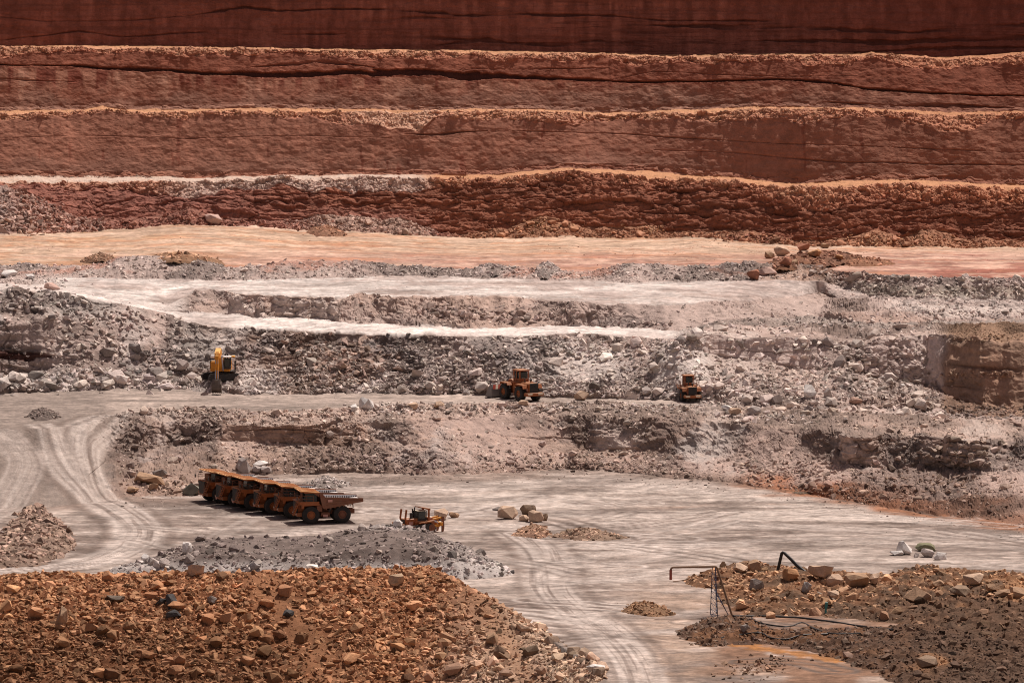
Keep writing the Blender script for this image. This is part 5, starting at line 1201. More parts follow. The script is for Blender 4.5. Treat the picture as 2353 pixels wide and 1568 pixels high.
# ------------------------------------------------------------------ haul truck
def make_truck(kind=0):
    root = empty('haul_truck', (0, 0, 0))
    wb = 5.15; xf, xr = wb / 2, -wb / 2; R = 1.43
    fr = MB()
    for s in (-1, 1): fr.box((-.3, s * .75, 1.75), (9.2, .45, .75))
    fr.box((xf, 0, 1.35), (.8, 3.6, .6)).box((xr, 0, 1.35), (1.0, 3.0, 1.0)).box((1.6, 0, 2.0), (3.4, 1.6, 1.2)); fr.build('chassis', 'rust_paint', root)
    # front: bumper, nose with radiator
    MB().prism([(4.0, 1.15), (4.75, 1.2), (4.8, 1.75), (4.0, 1.8)], -1.9, 1.9).build('bumper', 'orange_paint', root)
    n = MB().box((3.95, 0, 2.7), (1.2, 2.5, 2.0)).box((4.6, 0, 3.68), (.7, 2.7, .12)); n.build('engine_hood', 'orange_paint', root)
    g = MB().prism([(4.55, 1.5), (4.84, 1.5), (4.80 if kind == 0 else 5.1, 3.6), (4.55, 3.6)], -1.25, 1.3)
    for k in range(10): g.box((4.85 + (.026 * k if kind else 0), 0, 1.65 + k * .2), (.06, 2.4, .07))
    g.build('radiator_grille', 'black_steel', root)
    for s in (-1, 1): MB().lathe((0, 0, 0), [(.02, -.02), (.16, -.02), (.17, .08), (.02, .1)], 12).build('headlight', 'lamp_lens', root).location = (4.78, s * 1.35, 1.55)
    for s in (-1, 1):
        h = [c for c in root.children if c.name.startswith('headlight')]
    MB().box((4.77, -1.2 if kind == 0 else 0, 1.25), (.04, .62, .38)).build('number_plate', 'pale_plate', root)
    # fenders / deck, left (+Y) and right
    for s in (-1, 1):
        f = MB().prism([(.85, 3.05), (1.25, 3.25), (1.25, 3.62), (4.5, 3.62), (4.5, 3.12), (4.15, 3.12), (4.1, 2.5), (3.85, 2.5), (3.7, 2.95), (1.5, 3.0)], s * 1.06, s * 2.55)
        f.build('fender', 'orange_paint', root)
        p = MB().box((1.2, s * 2.2, 2.45), (.9, .6, 1.0)); p.build('air_tank', 'rust_paint', root)
    # cab on the left side
    cb = MB().prism([(1.6, 3.63), (3.55, 3.63), (3.75, 3.95), (3.5, 5.02), (1.6, 5.02)], .75, 2.45); cb.build('cab', 'black_steel', root)
    cr = MB().box((2.6, 1.6, 5.08), (2.1, 1.85, .14)); cr.build('cab_roof', 'orange_paint', root)
    gl = MB().prism([(1.8, 4.1), (3.35, 4.1), (3.25, 4.9), (1.8, 4.9)], 2.455, 2.475); gl.build('side_window', 'window_glass', root)
    MB().poly([(3.71, .9, 4.12), (3.71, 2.3, 4.12), (3.56, 2.3, 4.92), (3.56, .9, 4.92)], [(0, 1, 2, 3)]).prism([(3.70, 4.12), (3.71, 4.12), (3.56, 4.92), (3.55, 4.92)], .9, 2.3).build('windscreen', 'window_glass', root)
    cs = MB().box((2.9, -1.35, 4.15), (1.2, 1.5, 1.0)); cs.build('electrical_cabinet', 'rust_paint', root)
    ex = MB().tube([(1.35, -.6, 3.6), (1.35, -.6, 4.7)], .2).tube([(1.35, .4, 3.6), (1.35, .4, 4.5)], .25); ex.build('exhaust', 'black_steel', root)
    # handrails round the deck
    for s in (-1, 1):
        hr = MB()
        for x in (2.2, 3.3, 4.4): hr.tube([(x, s * 2.5, 3.6), (x, s * 2.5, 4.55)], .035, 5)
        hr.tube([(2.2, s * 2.5, 4.55), (4.4, s * 2.5, 4.55), (4.4, s * .9, 4.55)], .035, 5); hr.tube([(2.2, s * 2.5, 4.1), (4.4, s * 2.5, 4.1)], .03, 5)
        hr.build('handrail', 'rust_paint', root)
    # access ladder across the front left, with treads
    ld = MB()
    for y in (1.55, 2.35): ld.tube([(4.5, y, 3.6), (5.45, y, 1.4)], .09, 5); ld.tube([(4.5, y, 4.4), (5.45, y, 2.2)], .035, 5)
    for k in range(8): t = k / 7; ld.box((4.6 + .78 * t, 1.95, 3.45 - 1.85 * t), (.34, .8, .1))
    ld.box((4.55, 1.95, 3.62), (.7, .9, .08)); ld.build('ladder', 'orange_paint', root)
    for s in (-1, 1): MB().tube([(4.4, s * 2.3, 4.2), (4.9, s * 2.7, 4.3)], .03, 5).box((4.95, s * 2.75, 4.25), (.08, .4, .55)).build('mirror', 'black_steel', root)
    # dump body with canopy
    bd = MB(); W = 2.75
    side = [(1.15, 5.0), (1.4, 5.25), (.9, 5.25), (.25, 4.3), (-5.9, 3.98), (-5.98, 3.42), (-4.9, 3.28), (-1.6, 2.72), (.35, 2.42), (.62, 2.6)]
    side = [(1.3, 5.12), (.85, 5.12), (.3, 4.28), (-5.95, 4.0), (-6.0, 3.42), (-4.9, 3.3), (-1.5, 2.7), (.45, 2.42), (.72, 2.62)]
    for s in (-1, 1): bd.prism(side, s * (W - .16), s * W)
    bd.prism([(.45, 2.42), (.72, 2.62), (1.3, 5.12), (1.05, 5.12), (.45, 2.75), (-1.5, 2.95), (-4.9, 3.52), (-6.0, 3.6), (-6.0, 3.42), (-4.9, 3.3), (-1.5, 2.7)], -(W - .16), W - .16)
    for k in range(7): bd.box((.1 - k * .72, 0, 2.44 + k * .115), (.16, 2 * W - .2, .3), RY(0))
    for s in (-1, 1):
        bd.prism([(.2, 4.12), (-5.95, 3.88), (-5.95, 4.06), (.25, 4.34)], s * W, s * (W + .12)); bd.prism([(.1, 3.35), (-5.6, 3.62), (-5.6, 3.74), (.1, 3.5)], s * W, s * (W + .09))
        bd.prism([(.1, 2.9), (-3.3, 3.2), (-3.3, 3.3), (.1, 3.05)], s * W, s * (W + .08))
    body = bd.build('dump_body', 'body_steel', root)
    ln = MB().prism([(.98, 5.0), (.5, 2.9), (-1.5, 3.0), (-4.9, 3.56), (-5.9, 3.64), (-5.9, 3.66), (-4.9, 3.6), (-1.5, 3.04), (.54, 2.94), (1.02, 5.0)], -(W - .18), W - .18)
    for s in (-1, 1): ln.prism([(.45, 3.0), (.6, 4.2), (-5.9, 3.97), (-5.9, 3.66), (-1.5, 3.04)], s * (W - .2), s * (W - .165))
    ln.build('liner', 'liner_steel', body)
    rb = MB()
    for s in (-1, 1):
        for k in range(15): rb.box((-.6 - k * .37, s * (W - .24), 3.82 - .01 * k), (.15, .06, .30))
    rb.build('liner_rib', 'black_steel', body)
    MB().box((-.5, W + .1, 3.75), (.75, .03, .42)).build('number_plate', 'pale_plate', body)
    cn = MB().prism([(1.3, 5.13), (1.28, 4.98), (4.35, 5.22), (4.35, 5.36), (3.9, 5.38)], -W, W)
    for k in range(5): cn.box((2.8, -2.2 + k * 1.1, 5.30), (3.0, .12, .14), RY(-4.2))
    cn.build('canopy', 'canopy_paint', root)
    MB().prism([(1.25, 4.98), (2.3, 5.05), (1.3, 4.4)], W - .12, W - .02).prism([(1.25, 4.98), (2.3, 5.05), (1.3, 4.4)], -W + .02, -W + .12).build('canopy_bracket', 'rust_paint', root)
    tk = MB().lathe((0, 0, 0), [(.01, -.7), (.42, -.7), (.42, .7), (.01, .7)], 16); o = tk.build('fuel_tank', 'rust_paint', root, True); o.location = (0.15, 1.7, 1.45); o.rotation_euler = (0, 0, math.pi / 2)
    MB().box((.15, 2.18, 1.25), (.8, .05, .4)).build('tank_plate', 'pale_plate', root)
    hy = MB()
    for s in (-1, 1): hy.tube([(-.6, s * 1.1, 1.7), (-1.2, s * 1.1, 2.8)], .17, 8)
    hy.build('hoist_cylinder', 'grey_steel', root)
    MB().tube([(-4.55, 1.2, 3.3), (-4.6, 1.2, 2.3)], .08, 6).tube([(-4.55, -1.2, 3.3), (-4.6, -1.2, 2.3)], .08, 6).build('rock_ejector', 'black_steel', root)
    MB().box((-3.9, 0, 1.9), (.5, 2.4, .5)).build('rear_axle_box', 'rust_paint', root)
    for s in (-1, 1):
        wheel(root, xf, s * 2.15, R, .85, side=s)
        wheel(root, xr, s * 2.2, R, .8, side=s, rim_mat='rust_paint'); wheel(root, xr, s * 1.3, R, .8, side=s, rim_mat='rust_paint')
    return root

def place(root, xD, yD, local, rz, z=0.0):
    """stand the machine so that its own point `local` meets the ground seen at a layout point"""
    g = at(xD, yD, z); off = Matrix.Rotation(rz, 3, 'Z') @ Vector(local)
    root.location = (g.x - off.x, g.y - off.y, z); root.rotation_euler = (0, 0, rz)

tr = make_truck(0); tr2 = make_truck(1)
TR = [((715, 1203), 13, 'haul truck nearest the camera, whole left side and four wheels visible'),
      ((672, 1191), 15, 'second haul truck, its ladder just behind the nearest truck'),
      ((628.5, 1182), 20, 'third haul truck from the camera, tall dark grille showing'),
      ((581.6, 1173), 23, 'fourth haul truck from the camera, front wheel with orange rim showing'),
      ((544, 1164.5), 24, 'fifth haul truck, narrow grille showing beside the farthest truck'),
      ((508, 1155.5), 27, 'farthest haul truck, at the left end of the parked row, black nose and cab visible')]
for i, (p, th, lab) in enumerate(TR):
    o = tr if i == 0 else (tr2 if i == 5 else copy_tree(tr))
    tag(o, lab, 'haul truck', 'haul trucks parked side by side on the pit floor')
    o.scale = (1.03, 1.03, 1.03); place(o, p[0], p[1], (5.15 / 2 * 1.03, 2.6, 0), math.pi + math.radians(th))

# ------------------------------------------------------------------ wheel loaders
def make_loader(stripes=True):
    root = empty('wheel_loader', (0, 0, 0)); R = 1.28; xf, xr = 2.55, -2.4
    MB().box((-2.6, 0, 2.3), (3.6, 1.9, 1.7)).box((-1.2, 0, 1.4), (2.2, 1.4, .9)).build('engine_hood', 'orange_paint', root)
    MB().box((2.2, 0, 1.6), (2.6, 1.3, 1.1)).prism([(1.2, 1.6), (3.2, 1.6), (3.0, 3.0), (2.2, 3.45), (1.4, 3.2)], -.6, .6).build('front_frame', 'orange_paint', root)
    g = MB().box((-4.43, 0, 2.35), (.06, 1.75, 1.62))
    for k in range(8): g.box((-4.48, 0, 1.66 + k * .2), (.05, 1.65, .06))
    g.build('radiator_grille', 'black_steel', root)
    MB().box((-4.35, 0, 1.25), (1.0, 3.5, .55)).build('counterweight', 'orange_paint', root)
    for s in (-1, 1): MB().box((-4.87, s * 1.05, 1.3), (.03, .9, .3)).build('reflector_plate', 'cream_paint', root)
    MB().box((-3.6, 1.0, 2.0), (.8, .04, .5)).build('side_plate', 'pale_plate', root)
    for s in (-1, 1):
        MB().prism([(-4.0, 2.25), (-3.7, 2.9), (-1.3, 2.95), (-1.0, 2.4), (-1.15, 2.35), (-1.4, 2.7), (-3.6, 2.68), (-3.85, 2.2)], s * 1.0, s * 1.95).build('rear_fender', 'orange_paint', root)
        MB().prism([(1.2, 2.5), (1.5, 2.95), (3.6, 2.95), (3.9, 2.5), (3.75, 2.45), (3.5, 2.75), (1.6, 2.75), (1.35, 2.4)], s * 1.0, s * 1.9).build('front_fender', 'orange_paint', root)
        st = MB()
        for k in range(6): st.box((-.75, s * 1.55, .95 + k * .3), (.5, .55, .06))
        for x in (-1.0, -.5): st.tube([(x, s * 1.8, .85), (x, s * 1.7, 3.7)], .04, 5)
        st.build('ladder', 'orange_paint', root)
    MB().box((-.35, 0, 3.12), (2.4, 3.3, .12)).build('deck', 'orange_paint', root)
    cab = MB()
    for x, y in ((-1.15, -.85), (-1.15, .85), (.75, -.85), (.75, .85)): cab.box((x, y, 4.15), (.2, .2, 2.0))
    cab.box((-.2, 0, 3.45), (1.95, 1.75, .6)); cab.box((-.15, .88, 4.2), (.18, .1, 1.6)); cab.box((-.15, -.88, 4.2), (.18, .1, 1.6)); cb = cab.build('cab', 'orange_paint', root)
    w = MB().box((-.2, 0, 4.3), (1.75, 1.55, 1.25)); w.build('cab_window', 'window_glass', cb)
    MB().box((-.2, 0, 5.15), (2.4, 2.1, .22)).build('cab_roof', 'orange_paint', root)
    MB().tube([(-2.0, .35, 3.1), (-2.0, .35, 3.95)], .12).build('exhaust', 'black_steel', root)
    MB().tube([(-2.9, -.3, 3.1), (-2.9, -.3, 3.55)], .1).lathe((-2.9, -.3, 3.65), [(.01, -.16), (.2, -.16), (.2, .16), (.01, .16)], 12).build('air_intake', 'black_steel', root)
    for s in (-1, 1):
        hr = MB()
        for x in (-3.9, -2.9, -1.9): hr.tube([(x, s * .9, 3.1), (x, s * .9, 3.9)], .035, 5)
        hr.tube([(-3.9, s * .9, 3.9), (-1.9, s * .9, 3.9)], .035, 5); hr.build('handrail', 'rust_paint', root)
        MB().tube([(-.6, s * 1.6, 3.15), (-.6, s * 1.6, 4.0), (.7, s * 1.6, 4.0), (.7, s * 1.6, 3.15)], .035, 5).build('handrail', 'rust_paint', root)
    arm = MB()
    for s in (-1, 1): arm.prism([(1.9, 3.35), (2.3, 3.45), (4.6, 1.6), (5.3, 1.15), (5.1, .75), (4.2, 1.1), (1.9, 2.9)], s * .45, s * .85)
    arm.box((4.0, 0, 1.55), (.5, 1.3, .5)); a = arm.build('lift_arm', 'orange_paint', root)
    MB().tube([(2.3, 0, 3.1), (3.6, 0, 2.6), (4.9, 0, 1.9)], .14, 8).build('tilt_cylinder', 'chrome_rod', a)
    bk = MB(); prof = [(5.0, .3), (5.1, 1.6), (5.4, 2.35), (5.56, 2.35), (5.28, 1.6), (5.2, .42), (7.3, .14), (7.4, .02), (5.3, .02)]
    bk.prism(prof, -2.6, 2.6)
    for s in (-1, 1): bk.prism([(5.1, .1), (5.15, 1.6), (5.45, 2.35), (5.7, 2.3), (7.35, .1)], s * 2.6, s * 2.72)
    bk = bk.build('bucket', 'grey_steel', root)
    if stripes:
        sp = MB(); sw = MB()
        for k in range(10):
            y = -2.5 + k * .5
            (sp if k % 2 else sw).poly([(4.98, y, 1.5), (4.98, y + .5, 1.5), (5.2, y + .3, 2.25), (5.2, y - .2, 2.25), (5.06, y, 1.5), (5.06, y + .5, 1.5), (5.28, y + .3, 2.25), (5.28, y - .2, 2.25)], [(0, 1, 2, 3), (7, 6, 5, 4), (0, 4, 5, 1), (1, 5, 6, 2), (2, 6, 7, 3), (3, 7, 4, 0)])
        sp.build('red_stripe', 'red_paint', bk); sw.build('white_stripe', 'cream_paint', bk)
    for s in (-1, 1):
        wheel(root, xf, s * 1.55, R, .95, side=s, lugs=22); wheel(root, xr, s * 1.55, R, .95, side=s, lugs=22)
    return root
ld = make_loader(True)
tag(ld, 'larger orange wheel loader, its striped bucket lowered, on the grey bench', 'wheel loader', 'wheel loaders on the grey bench')
place(ld, 1196, 921, (-2.4, 1.9, 0), math.radians(180 - 58), 10.0)
ld2 = copy_tree(ld)
tag(ld2, 'smaller looking wheel loader seen from behind, dark grille facing the camera', 'wheel loader', 'wheel loaders on the grey bench')
ld.scale = (1.07, 1.07, 1.07); place(ld, 1191, 921, (-2.4 * 1.07, 1.9 * 1.07, 0), math.radians(180 - 58), 10.0)
ld2.scale = (.86, .86, .86); ld2.scale = (.92, .92, .92); g_ = at(1578, 922.5, 10.0); ld2.location = (g_.x + .2, g_.y + 2.2, 10.0); ld2.rotation_euler = (0, 0, math.radians(90 + 11))

# ------------------------------------------------------------------ excavator (its boom comes straight at the camera)
ex = empty('excavator', (0, 0, 0))
tag(ex, 'yellow excavator digging at the foot of the rubble slope, boom towards the camera', 'excavator')
for s in (-1, 1):
    t = MB(); prof = [(-3.2, .55), (-2.9, .1), (2.9, .1), (3.2, .55), (3.05, 1.05), (2.6, 1.25), (-2.6, 1.25), (-3.05, 1.05)]
    t.prism(prof, s * 1.35, s * 2.05)
    for k in range(17): t.box((-2.7 + k * .34, s * 1.7, 1.28), (.16, .74, .1)); t.box((-2.7 + k * .34, s * 1.7, .07), (.16, .74, .1))
    e = t.build('track', 'black_steel', ex); e.rotation_euler = (0, 0, math.radians(-62))
MB().box((0, 0, 1.2), (2.2, 2.6, .7)).lathe((0, 0, 0), [(.01, 0)], 3).build('undercarriage', 'black_steel', ex).rotation_euler = (0, 0, math.radians(-62))
MB().box((-1.2, 0, 2.15), (5.0, 3.7, .9)).box((-2.0, .2, 3.2), (3.2, 3.1, 1.3)).box((.5, -1.25, 2.9), (1.8, 1.15, 1.5)).build('house', 'yellow_paint', ex)
MB().box((-3.6, 0, 2.5), (.7, 3.6, 1.7)).build('counterweight', 'yellow_paint', ex)
cbn = MB()
for x, y in ((.2, .75), (.2, 2.0), (1.9, .75), (1.9, 2.0)): cbn.box((x, y, 3.45), (.14, .14, 2.0))
cbn.box((1.05, 1.38, 2.45), (1.8, 1.35, .5)); c_ = cbn.build('cab', 'black_steel', ex)
MB().box((1.05, 1.38, 3.4), (1.6, 1.15, 1.6)).build('cab_window', 'window_glass', c_)
MB().box((1.05, 1.38, 4.5), (2.0, 1.45, .16)).build('cab_roof', 'white_paint', ex)
MB().box((.4, -1.3, 3.75), (1.2, 1.0, .22)).box((.2, -1.3, 4.4), (1.0, 1.1, .5)).build('tool_box', 'white_paint', ex)
MB().box((-.6, -1.45, 3.7), (1.6, 1.2, 1.3)).box((.9, -1.75, 3.0), (.9, .3, 1.5)).build('filter_box', 'black_steel', ex)
for y in (.85, 1.25): MB().tube([(-1.2, y, 3.8), (-1.2, y, 4.85)], .13, 8).build('exhaust', 'black_steel', ex)
MB().box((-1.4, 2.0, 4.3), (1.6, 1.2, .3)).build('walkway_box', 'yellow_paint', ex)
hr = MB()
for k in range(5): hr.tube([(-2.6 + k * .9, 2.75, 1.7), (-2.6 + k * .9, 2.75, 3.7 - .15 * (k % 2))], .05, 5)
hr.tube([(-2.6, 2.75, 3.0), (1.0, 2.75, 3.0)], .04, 5).tube([(-2.6, 2.75, 2.4), (1.0, 2.75, 2.4)], .04, 5).box((-.8, 2.35, 1.72), (3.8, .9, .1)); hr.build('handrail', 'black_steel', ex)
bm_ = MB().prism([(.9, 2.3), (1.5, 2.2), (4.2, 4.9), (7.2, 4.6), (7.6, 4.9), (7.2, 5.7), (4.0, 6.4), (3.0, 5.7)], -.5, .5); b_ = bm_.build('boom', 'yellow_paint', ex)
bc = MB()
for s in (-1, 1): bc.tube([(1.6, s * .62, 1.9), (4.3, s * .62, 5.0)], .14, 8)
bc.build('boom_cylinder', 'chrome_rod', b_)
st = MB().prism([(6.6, 5.7), (7.3, 6.0), (7.9, 5.2), (8.6, 1.0), (8.2, .7), (7.0, 4.6)], -.3, .3); s_ = st.build('stick', 'yellow_paint', ex)
rc = MB()
for s in (-1, 1): rc.tube([(7.9, s * .22, 4.6), (8.75, s * .22, .9)], .1, 8)
rc.build('bucket_rod', 'chrome_rod', s_)
sc_ = MB()
for s in (-1, 1): sc_.tube([(7.5, s * .22, 5.6), (8.35, s * .22, 2.6)], .17, 8)
sc_.build('stick_cylinder', 'yellow_paint', s_)
bk = MB().prism([(8.9, 1.0), (9.3, .1), (9.2, -.9), (8.5, -1.6), (7.6, -1.7), (7.5, -1.5), (8.35, -1.3), (8.9, -.8), (9.0, .1), (8.5, .9)], -.78, .78)
bk.box((9.25, 0, -.4), (.1, .9, .5)).box((9.1, 0, .55), (.3, .7, .5))
for s in (-1, 1): bk.prism([(8.9, .6), (9.4, .1), (9.35, -.9), (8.6, -1.7), (7.6, -1.75), (8.2, .5)], s * .78, s * .92)
for k in range(5): bk.prism([(7.7, -1.75), (7.5, -1.45), (7.0, -1.85)], -.8 + k * .36, -.66 + k * .36)
bk.build('bucket', 'worn_steel', ex)
ge = line_yd(np.array(507.0), np.array(868.0), np.array(1071.5)); ez = 11.9
ex.location = (float(ge[0]), 1071.0, ez); ex.rotation_euler = (0, 0, math.radians(-92))
# ground the excavator has piled up for itself
heap('rubble_pile', 'grey bed of broken rock under the yellow excavator', 'rubble heap', Heap(None, 2.25, .8, 9.85, world=[(ex.location.x + a, 1071 + b) for a, b in ((-6.5, 0), (-5, -4), (-2, -6), (2, -6.2), (5, -4), (6.5, 0), (6, 5), (0, 7), (-6, 5))], seed=880, und=.1), A3(.30, .25, .225), A3(.42, .36, .33), 420, .25, 1.0, rockcol=A3(.45, .39, .36), res=.3)

# ------------------------------------------------------------------ bulldozer
dz = empty('bulldozer', (0, 0, 0)); tag(dz, 'orange bulldozer with raised ripper behind the grey heap', 'bulldozer')
for s in (-1, 1):
    prof = [(-2.3, .75), (-2.15, .3), (-1.7, .05), (1.9, .05), (2.4, .3), (2.5, .75), (2.25, 1.15), (1.7, 1.3), (-1.4, 1.55), (-2.0, 1.3)]
    t = MB().prism(prof, s * 1.0, s * 1.65)
    for k in range(14): t.box((-1.5 + k * .24, s * 1.33, 1.52 - k * .02), (.1, .7, .1)); t.box((-1.6 + k * .26, s * 1.33, .04), (.1, .7, .1))
    tk = t.build('track', 'black_steel', dz)
    MB().lathe((-1.55, s * 1.66, .82), [(.01, s * .06), (.2, s * .06), (.22, s * .02), (.58, s * .02), (.62, -s * .05), (.62, -s * .3)], 24).build('sprocket', 'rust_paint', tk)
    MB().lathe((1.8, s * 1.66, .7), [(.01, s * .04), (.5, s * .02), (.54, -s * .3)], 24).build('idler', 'rust_paint', tk)
MB().box((1.6, 0, 1.75), (2.6, 1.5, 1.3)).box((-.6, 0, 1.5), (3.6, 1.9, .9)).build('engine_hood', 'orange_paint', dz)
MB().box((2.93, 0, 1.8), (.05, 1.2, 1.0)).build('radiator_grille', 'black_steel', dz)
MB().box((1.9, -.78, 1.6), (.7, .04, .55)).box((1.9, .78, 1.6), (.7, .04, .55)).build('side_plate', 'pale_plate', dz)
for s in (-1, 1): MB().prism([(-1.9, 1.75), (-1.6, 1.95), (.8, 1.75), (.8, 1.6), (-1.6, 1.7)], s * .95, s * 1.7).build('fender', 'orange_paint', dz)
cb = MB()
for x, y in ((-.95, -.75), (-.95, .75), (.55, -.75), (.55, .75)): cb.box((x, y, 2.75), (.14, .14, 1.7))
cb.box((-.2, 0, 2.05), (1.7, 1.6, .5)); c_ = cb.build('cab', 'black_steel', dz)
MB().box((-.2, 0, 2.85), (1.45, 1.45, 1.3)).build('cab_window', 'window_glass', c_)
MB().box((-.15, 0, 3.58), (1.75, 1.75, .12)).build('cab_roof', 'cream_paint', dz)
MB().box((-1.3, -.95, 2.75), (.3, .26, 2.1)).box((-1.3, .95, 2.75), (.3, .26, 2.1)).prism([(-1.55, 3.6), (-1.55, 3.9), (-1.1, 3.95), (.1, 4.2), (.1, 4.08), (-1.0, 3.75)], -1.1, 1.1).build('rollover_frame', 'orange_paint', dz)
MB().box((-1.75, 0, 1.95), (.8, 1.5, .9)).build('fuel_tank', 'orange_paint', dz)
MB().tube([(.95, .3, 2.4), (.95, .3, 4.0), (.85, .3, 4.2)], .1, 8).tube([(1.1, -.1, 2.4), (1.1, -.1, 3.9)], .13, 8).build('exhaust', 'black_steel', dz)
MB().tube([(1.6, .35, 2.4), (1.6, .35, 3.3)], .26, 10).build('air_intake', 'black_steel', dz)
for s in (-1, 1):
    c = MB().tube([(2.7, s * .85, 1.7), (2.95, s * .85, 2.5), (2.75, s * .85, 3.9)], .17, 8).build('lift_cylinder', 'orange_paint', dz)
    MB().tube([(2.95, s * .85, 1.6), (3.3, s * .85, .9)], .1, 6).build('cylinder_rod', 'black_steel', c)
bl = MB().prism([(3.5, .1), (3.7, .1), (3.55, .6), (3.6, 1.2), (3.85, 1.7), (3.7, 1.72), (3.42, 1.2), (3.38, .6)], -2.1, 2.1)
for s in (-1, 1): bl.box((1.9, s * 1.85, .55), (3.6, .25, .35))
bl.build('blade', 'orange_paint', dz)
rp = MB().box((-3.6, 0, 1.25), (.5, 2.3, .55))
for s in (-1, 1): rp.prism([(-2.2, .75), (-2.2, 1.1), (-3.5, 1.2), (-3.5, .85)], s * .6, s * .85); rp.prism([(-2.2, 1.9), (-2.2, 2.15), (-3.4, 2.35), (-3.9, 2.45), (-3.9, 2.1), (-3.4, 2.1)], s * .6, s * .85)
r_ = rp.build('ripper_frame', 'yellow_paint', dz)
for s in (-1, 1): MB().prism([(-3.75, 2.5), (-4.15, 2.4), (-4.2, .6), (-4.0, -.2), (-3.4, -.55), (-3.35, -.45), (-3.75, 0), (-3.75, .8)], s * .85 - .12, s * .85 + .12).build('ripper_shank', 'rust_paint', dz)
MB().tube([(-2.3, -.4, 1.9), (-3.4, -.4, 1.4)], .13, 8).tube([(-2.3, .4, 1.9), (-3.4, .4, 1.4)], .13, 8).build('ripper_cylinder', 'chrome_rod', r_)
gd = at(962, 1222, 0); dz.location = (gd.x, gd.y, .0); dz.rotation_euler = (math.radians(0), math.radians(0), math.pi + math.radians(30)); dz.scale = (1.02, 1.02, 1.02)

# ------------------------------------------------------------------ water stand pipe, bent pipe, hoses, post, pole
def rel(base, x, y): return ((x - base[0]) / (FPX / 834.0), (base[1] - y) / (FPX / 834.0))
B0 = (1640, 1416); p0 = at(*B0, 0.0); sp = empty('standpipe', p0); tag(sp, 'gooseneck water standpipe on a thin blue lattice frame', 'standpipe')
pt = lambda x, y, d=0: Vector((rel(B0, x, y)[0], d, rel(B0, x, y)[1]))
c_ = [pt(1683, 1417), pt(1647, 1304), pt(1645, 1300), pt(1641, 1299), pt(1546, 1301), pt(1541.5, 1303), pt(1540, 1308)]
o = MB().tube(c_, .16, 8).build('pipe', 'pipe_brown', sp, True)
MB().tube([pt(1540, 1307), pt(1540, 1330)], .2, 8).lathe((pt(1540, 1330).x, 0, 0), [(.01, 0)], 3).build('nozzle', 'pipe_red', sp, True)
lt = MB(); T_ = [pt(1636, 1302, .5), pt(1643, 1302, -.5), pt(1643, 1302, .6)]; Bf = [pt(1632, 1412, .9), pt(1648, 1420, -1.0), pt(1646, 1411, 1.2)]
for a, b in zip(T_, Bf): lt.tube([a, b], .065, 5)
for k in range(1, 8):
    t = k / 8; q = [a.lerp(b, t) for a, b in zip(T_, Bf)]; q2 = [a.lerp(b, (k + 1) / 8) for a, b in zip(T_, Bf)]
    lt.tube([q[0], q[1]], .04, 4).tube([q[1], q[2]], .04, 4).tube([q[0], q2[1]], .035, 4)
lt.tube([Bf[0], Bf[1]], .05, 4).tube([Bf[0], Bf[2]], .05, 4).build('lattice_tower', 'blue_steel', sp)
br = MB().tube([pt(1640, 1352, .2), pt(1674, 1414, .4)], .07, 5).tube([pt(1645, 1356, -.2), pt(1674, 1414, -.3)], .05, 5)
for k in range(1, 6): t = k / 6; br.tube([pt(1640, 1352, .2).lerp(pt(1674, 1414, .4), t), pt(1645, 1356, -.2).lerp(pt(1674, 1414, -.3), t + .06)], .03, 4)
br.tube([pt(1632, 1412, .9), pt(1682, 1417)], .05, 4).build('brace', 'blue_steel', sp)

B1 = (1787, 1310); p1 = surf(*B1); bp = MB(); s1_ = FPX / (p1 - Vector(CAM)).length
q = [Vector(((x - B1[0]) / s1_, (x - B1[0]) * -.02, (B1[1] - y) / s1_)) for x, y in ((1786, 1314), (1788, 1303), (1795.5, 1270), (1798, 1268), (1801, 1269), (1815, 1282), (1830, 1297), (1845, 1309), (1860, 1318), (1875, 1324), (1897, 1330))]
o = bp.tube(q, [.24, .24, .25, .25, .25, .26, .28, .28, .29, .3, .3], 10).build('bent_pipe', 'black_hose', None, True); o.location = p1
tag(o, 'thick black pipe bent into a sharp peak over the boulders', 'pipe')

def hose(pts, r, label, mat='black_hose', name='hose'):
    w_ = [surf(x, y) + Vector((0, 0, r * .7)) for x, y in pts]; out = []
    Q = [w_[0] * 2 - w_[1]] + w_ + [w_[-1] * 2 - w_[-2]]
    for i in range(1, len(Q) - 2):
        for t in (0, .2, .4, .6, .8):
            a, b, c, d = Q[i - 1:i + 3]; out.append(.5 * (2 * b + (c - a) * t + (2 * a - 5 * b + 4 * c - d) * t * t + (3 * b - a - 3 * c + d) * t ** 3))
    out.append(w_[-1]); base = out[0].copy()
    o = MB().tube([p - base for p in out], r, 8).build(name, mat, None, True); o.location = base
    tag(o, label, 'hose'); return o
hose([(1684,1417),(1725,1416),(1768,1416),(1810,1417),(1841,1420),(1880,1424),(1922,1429),(1971,1437),(2051,1447)], .15, 'thick black hose running right from the foot of the standpipe')
hose([(1726,1419),(1734,1426),(1756,1432),(1796,1439),(1820,1436),(1841,1430),(1856,1436),(1871,1445),(1911,1455),(1976,1455)], .11, 'thinner black hose looping below the thick one')
hose([(1656,1466),(1706,1457),(1736,1454),(1752,1458),(1771,1465),(1806,1469),(1830,1464),(1851,1458),(1901,1457)], .11, 'black hose snaking across the front of the dark spoil')
hose([(1546,1335),(1566,1332),(1586,1330),(1611,1321),(1641,1326),(1686,1329)], .09, 'thin brown hose lying behind the standpipe', 'pipe_brown')
pp = surf(1896, 1408); o = MB().tube([(0, 0, -.3), (.03, 0, .4), (.1, 0, .9)], .16, 8).box((.12, 0, 1.2), (.42, .42, .8), RY(6)).build('marker_post', 'teal_paint', None); o.location = pp
tag(o, 'short teal marker post on the brown mound', 'post')
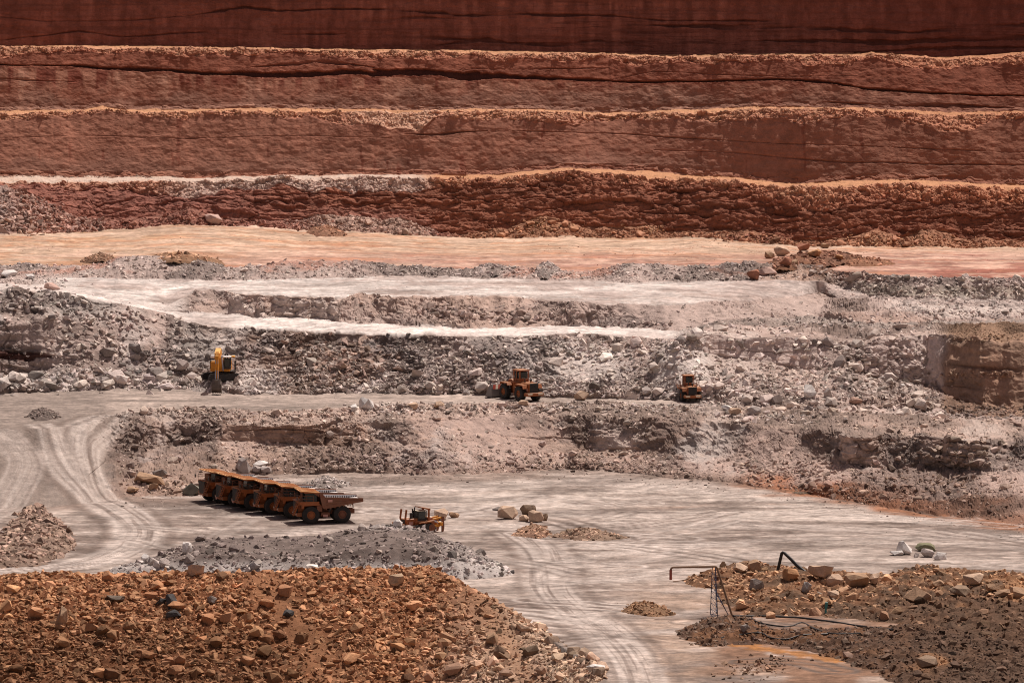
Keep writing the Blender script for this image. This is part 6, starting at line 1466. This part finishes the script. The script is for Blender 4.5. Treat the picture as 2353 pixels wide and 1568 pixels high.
a_, b_ = surf(1878, 1362), surf(1918, 1380); o = MB().tube([(0, 0, .15), b_ - a_ + Vector((0, 0, .15))], .13, 6).build('timber_pole', 'timber', None); o.location = a_
tag(o, 'pale timber pole lying among stones on the brown mound', 'pole')

# muddy pool against the foot of the slope
wp = [at(x, y, 0.0) for x, y in ((1706, 1114), (1730, 1111), (1775, 1113), (1815, 1119), (1850, 1128), (1862, 1134), (1840, 1136), (1800, 1131), (1760, 1128), (1725, 1122))]
me = bpy.data.meshes.new('pond_water'); me.from_pydata([(p.x, p.y, .16) for p in wp], [], [tuple(range(len(wp)))]); tag(link('pond_water', me, 'muddy_water'), 'small muddy pool at the back of the floor', None, None, 'structure')
SKY, SUNE, EXPOSURE = 0.066, 4.5, 0.1
# ------------------------------------------------------------------ light, sky, camera
w = bpy.data.worlds.new("World"); SC.world = w; w.use_nodes = True
nt = w.node_tree; bg = nt.nodes['Background']
sky = nt.nodes.new('ShaderNodeTexSky'); sky.sky_type = 'NISHITA'; sky.sun_disc = False
SUN = Vector((0.30, 0.31, 0.905)).normalized()
el = math.asin(SUN.z); az = math.atan2(SUN.x, SUN.y)
sky.sun_elevation = el; sky.sun_rotation = az; sky.dust_density = 3.0; sky.air_density = 1.0; sky.ozone_density = 1.0
tint_ = nt.nodes.new('ShaderNodeMix'); tint_.data_type = 'RGBA'; tint_.blend_type = 'MULTIPLY'; tint_.inputs[0].default_value = 1.0
nt.links.new(sky.outputs[0], tint_.inputs[6]); tint_.inputs[7].default_value = (1.45, 1.0, 0.78, 1)      # warm tint added to turn the blue sky fill pinkish
nt.links.new(tint_.outputs[2], bg.inputs[0]); bg.inputs[1].default_value = SKY
sl = bpy.data.lights.new('sun', 'SUN'); sl.energy = SUNE; sl.angle = math.radians(0.53); sl.color = (1.0, 0.945, 0.875)
so = bpy.data.objects.new('sun', sl); COL.objects.link(so)
so.rotation_euler = SUN.to_track_quat('Z', 'Y').to_euler(); so.location = (60, 900, 300)
cam = bpy.data.cameras.new('camera'); cam.lens = LENS; cam.sensor_width = SENSOR; cam.clip_start = 1.0; cam.clip_end = 6000
co = bpy.data.objects.new('camera', cam); COL.objects.link(co)
co.location = CAM; co.rotation_euler = (math.pi / 2 - PITCH, 0, 0)
SC.camera = co
SC.render.engine = 'CYCLES'
SC.view_settings.view_transform = 'Standard'; SC.view_settings.look = 'None'
SC.view_settings.exposure = EXPOSURE; SC.view_settings.gamma = 1.0; SC.view_settings.use_curve_mapping = False
SC.cycles.pixel_filter_type = 'BLACKMAN_HARRIS'; SC.cycles.filter_width = 1.05
SC.cycles.max_bounces = 6; SC.cycles.diffuse_bounces = 4
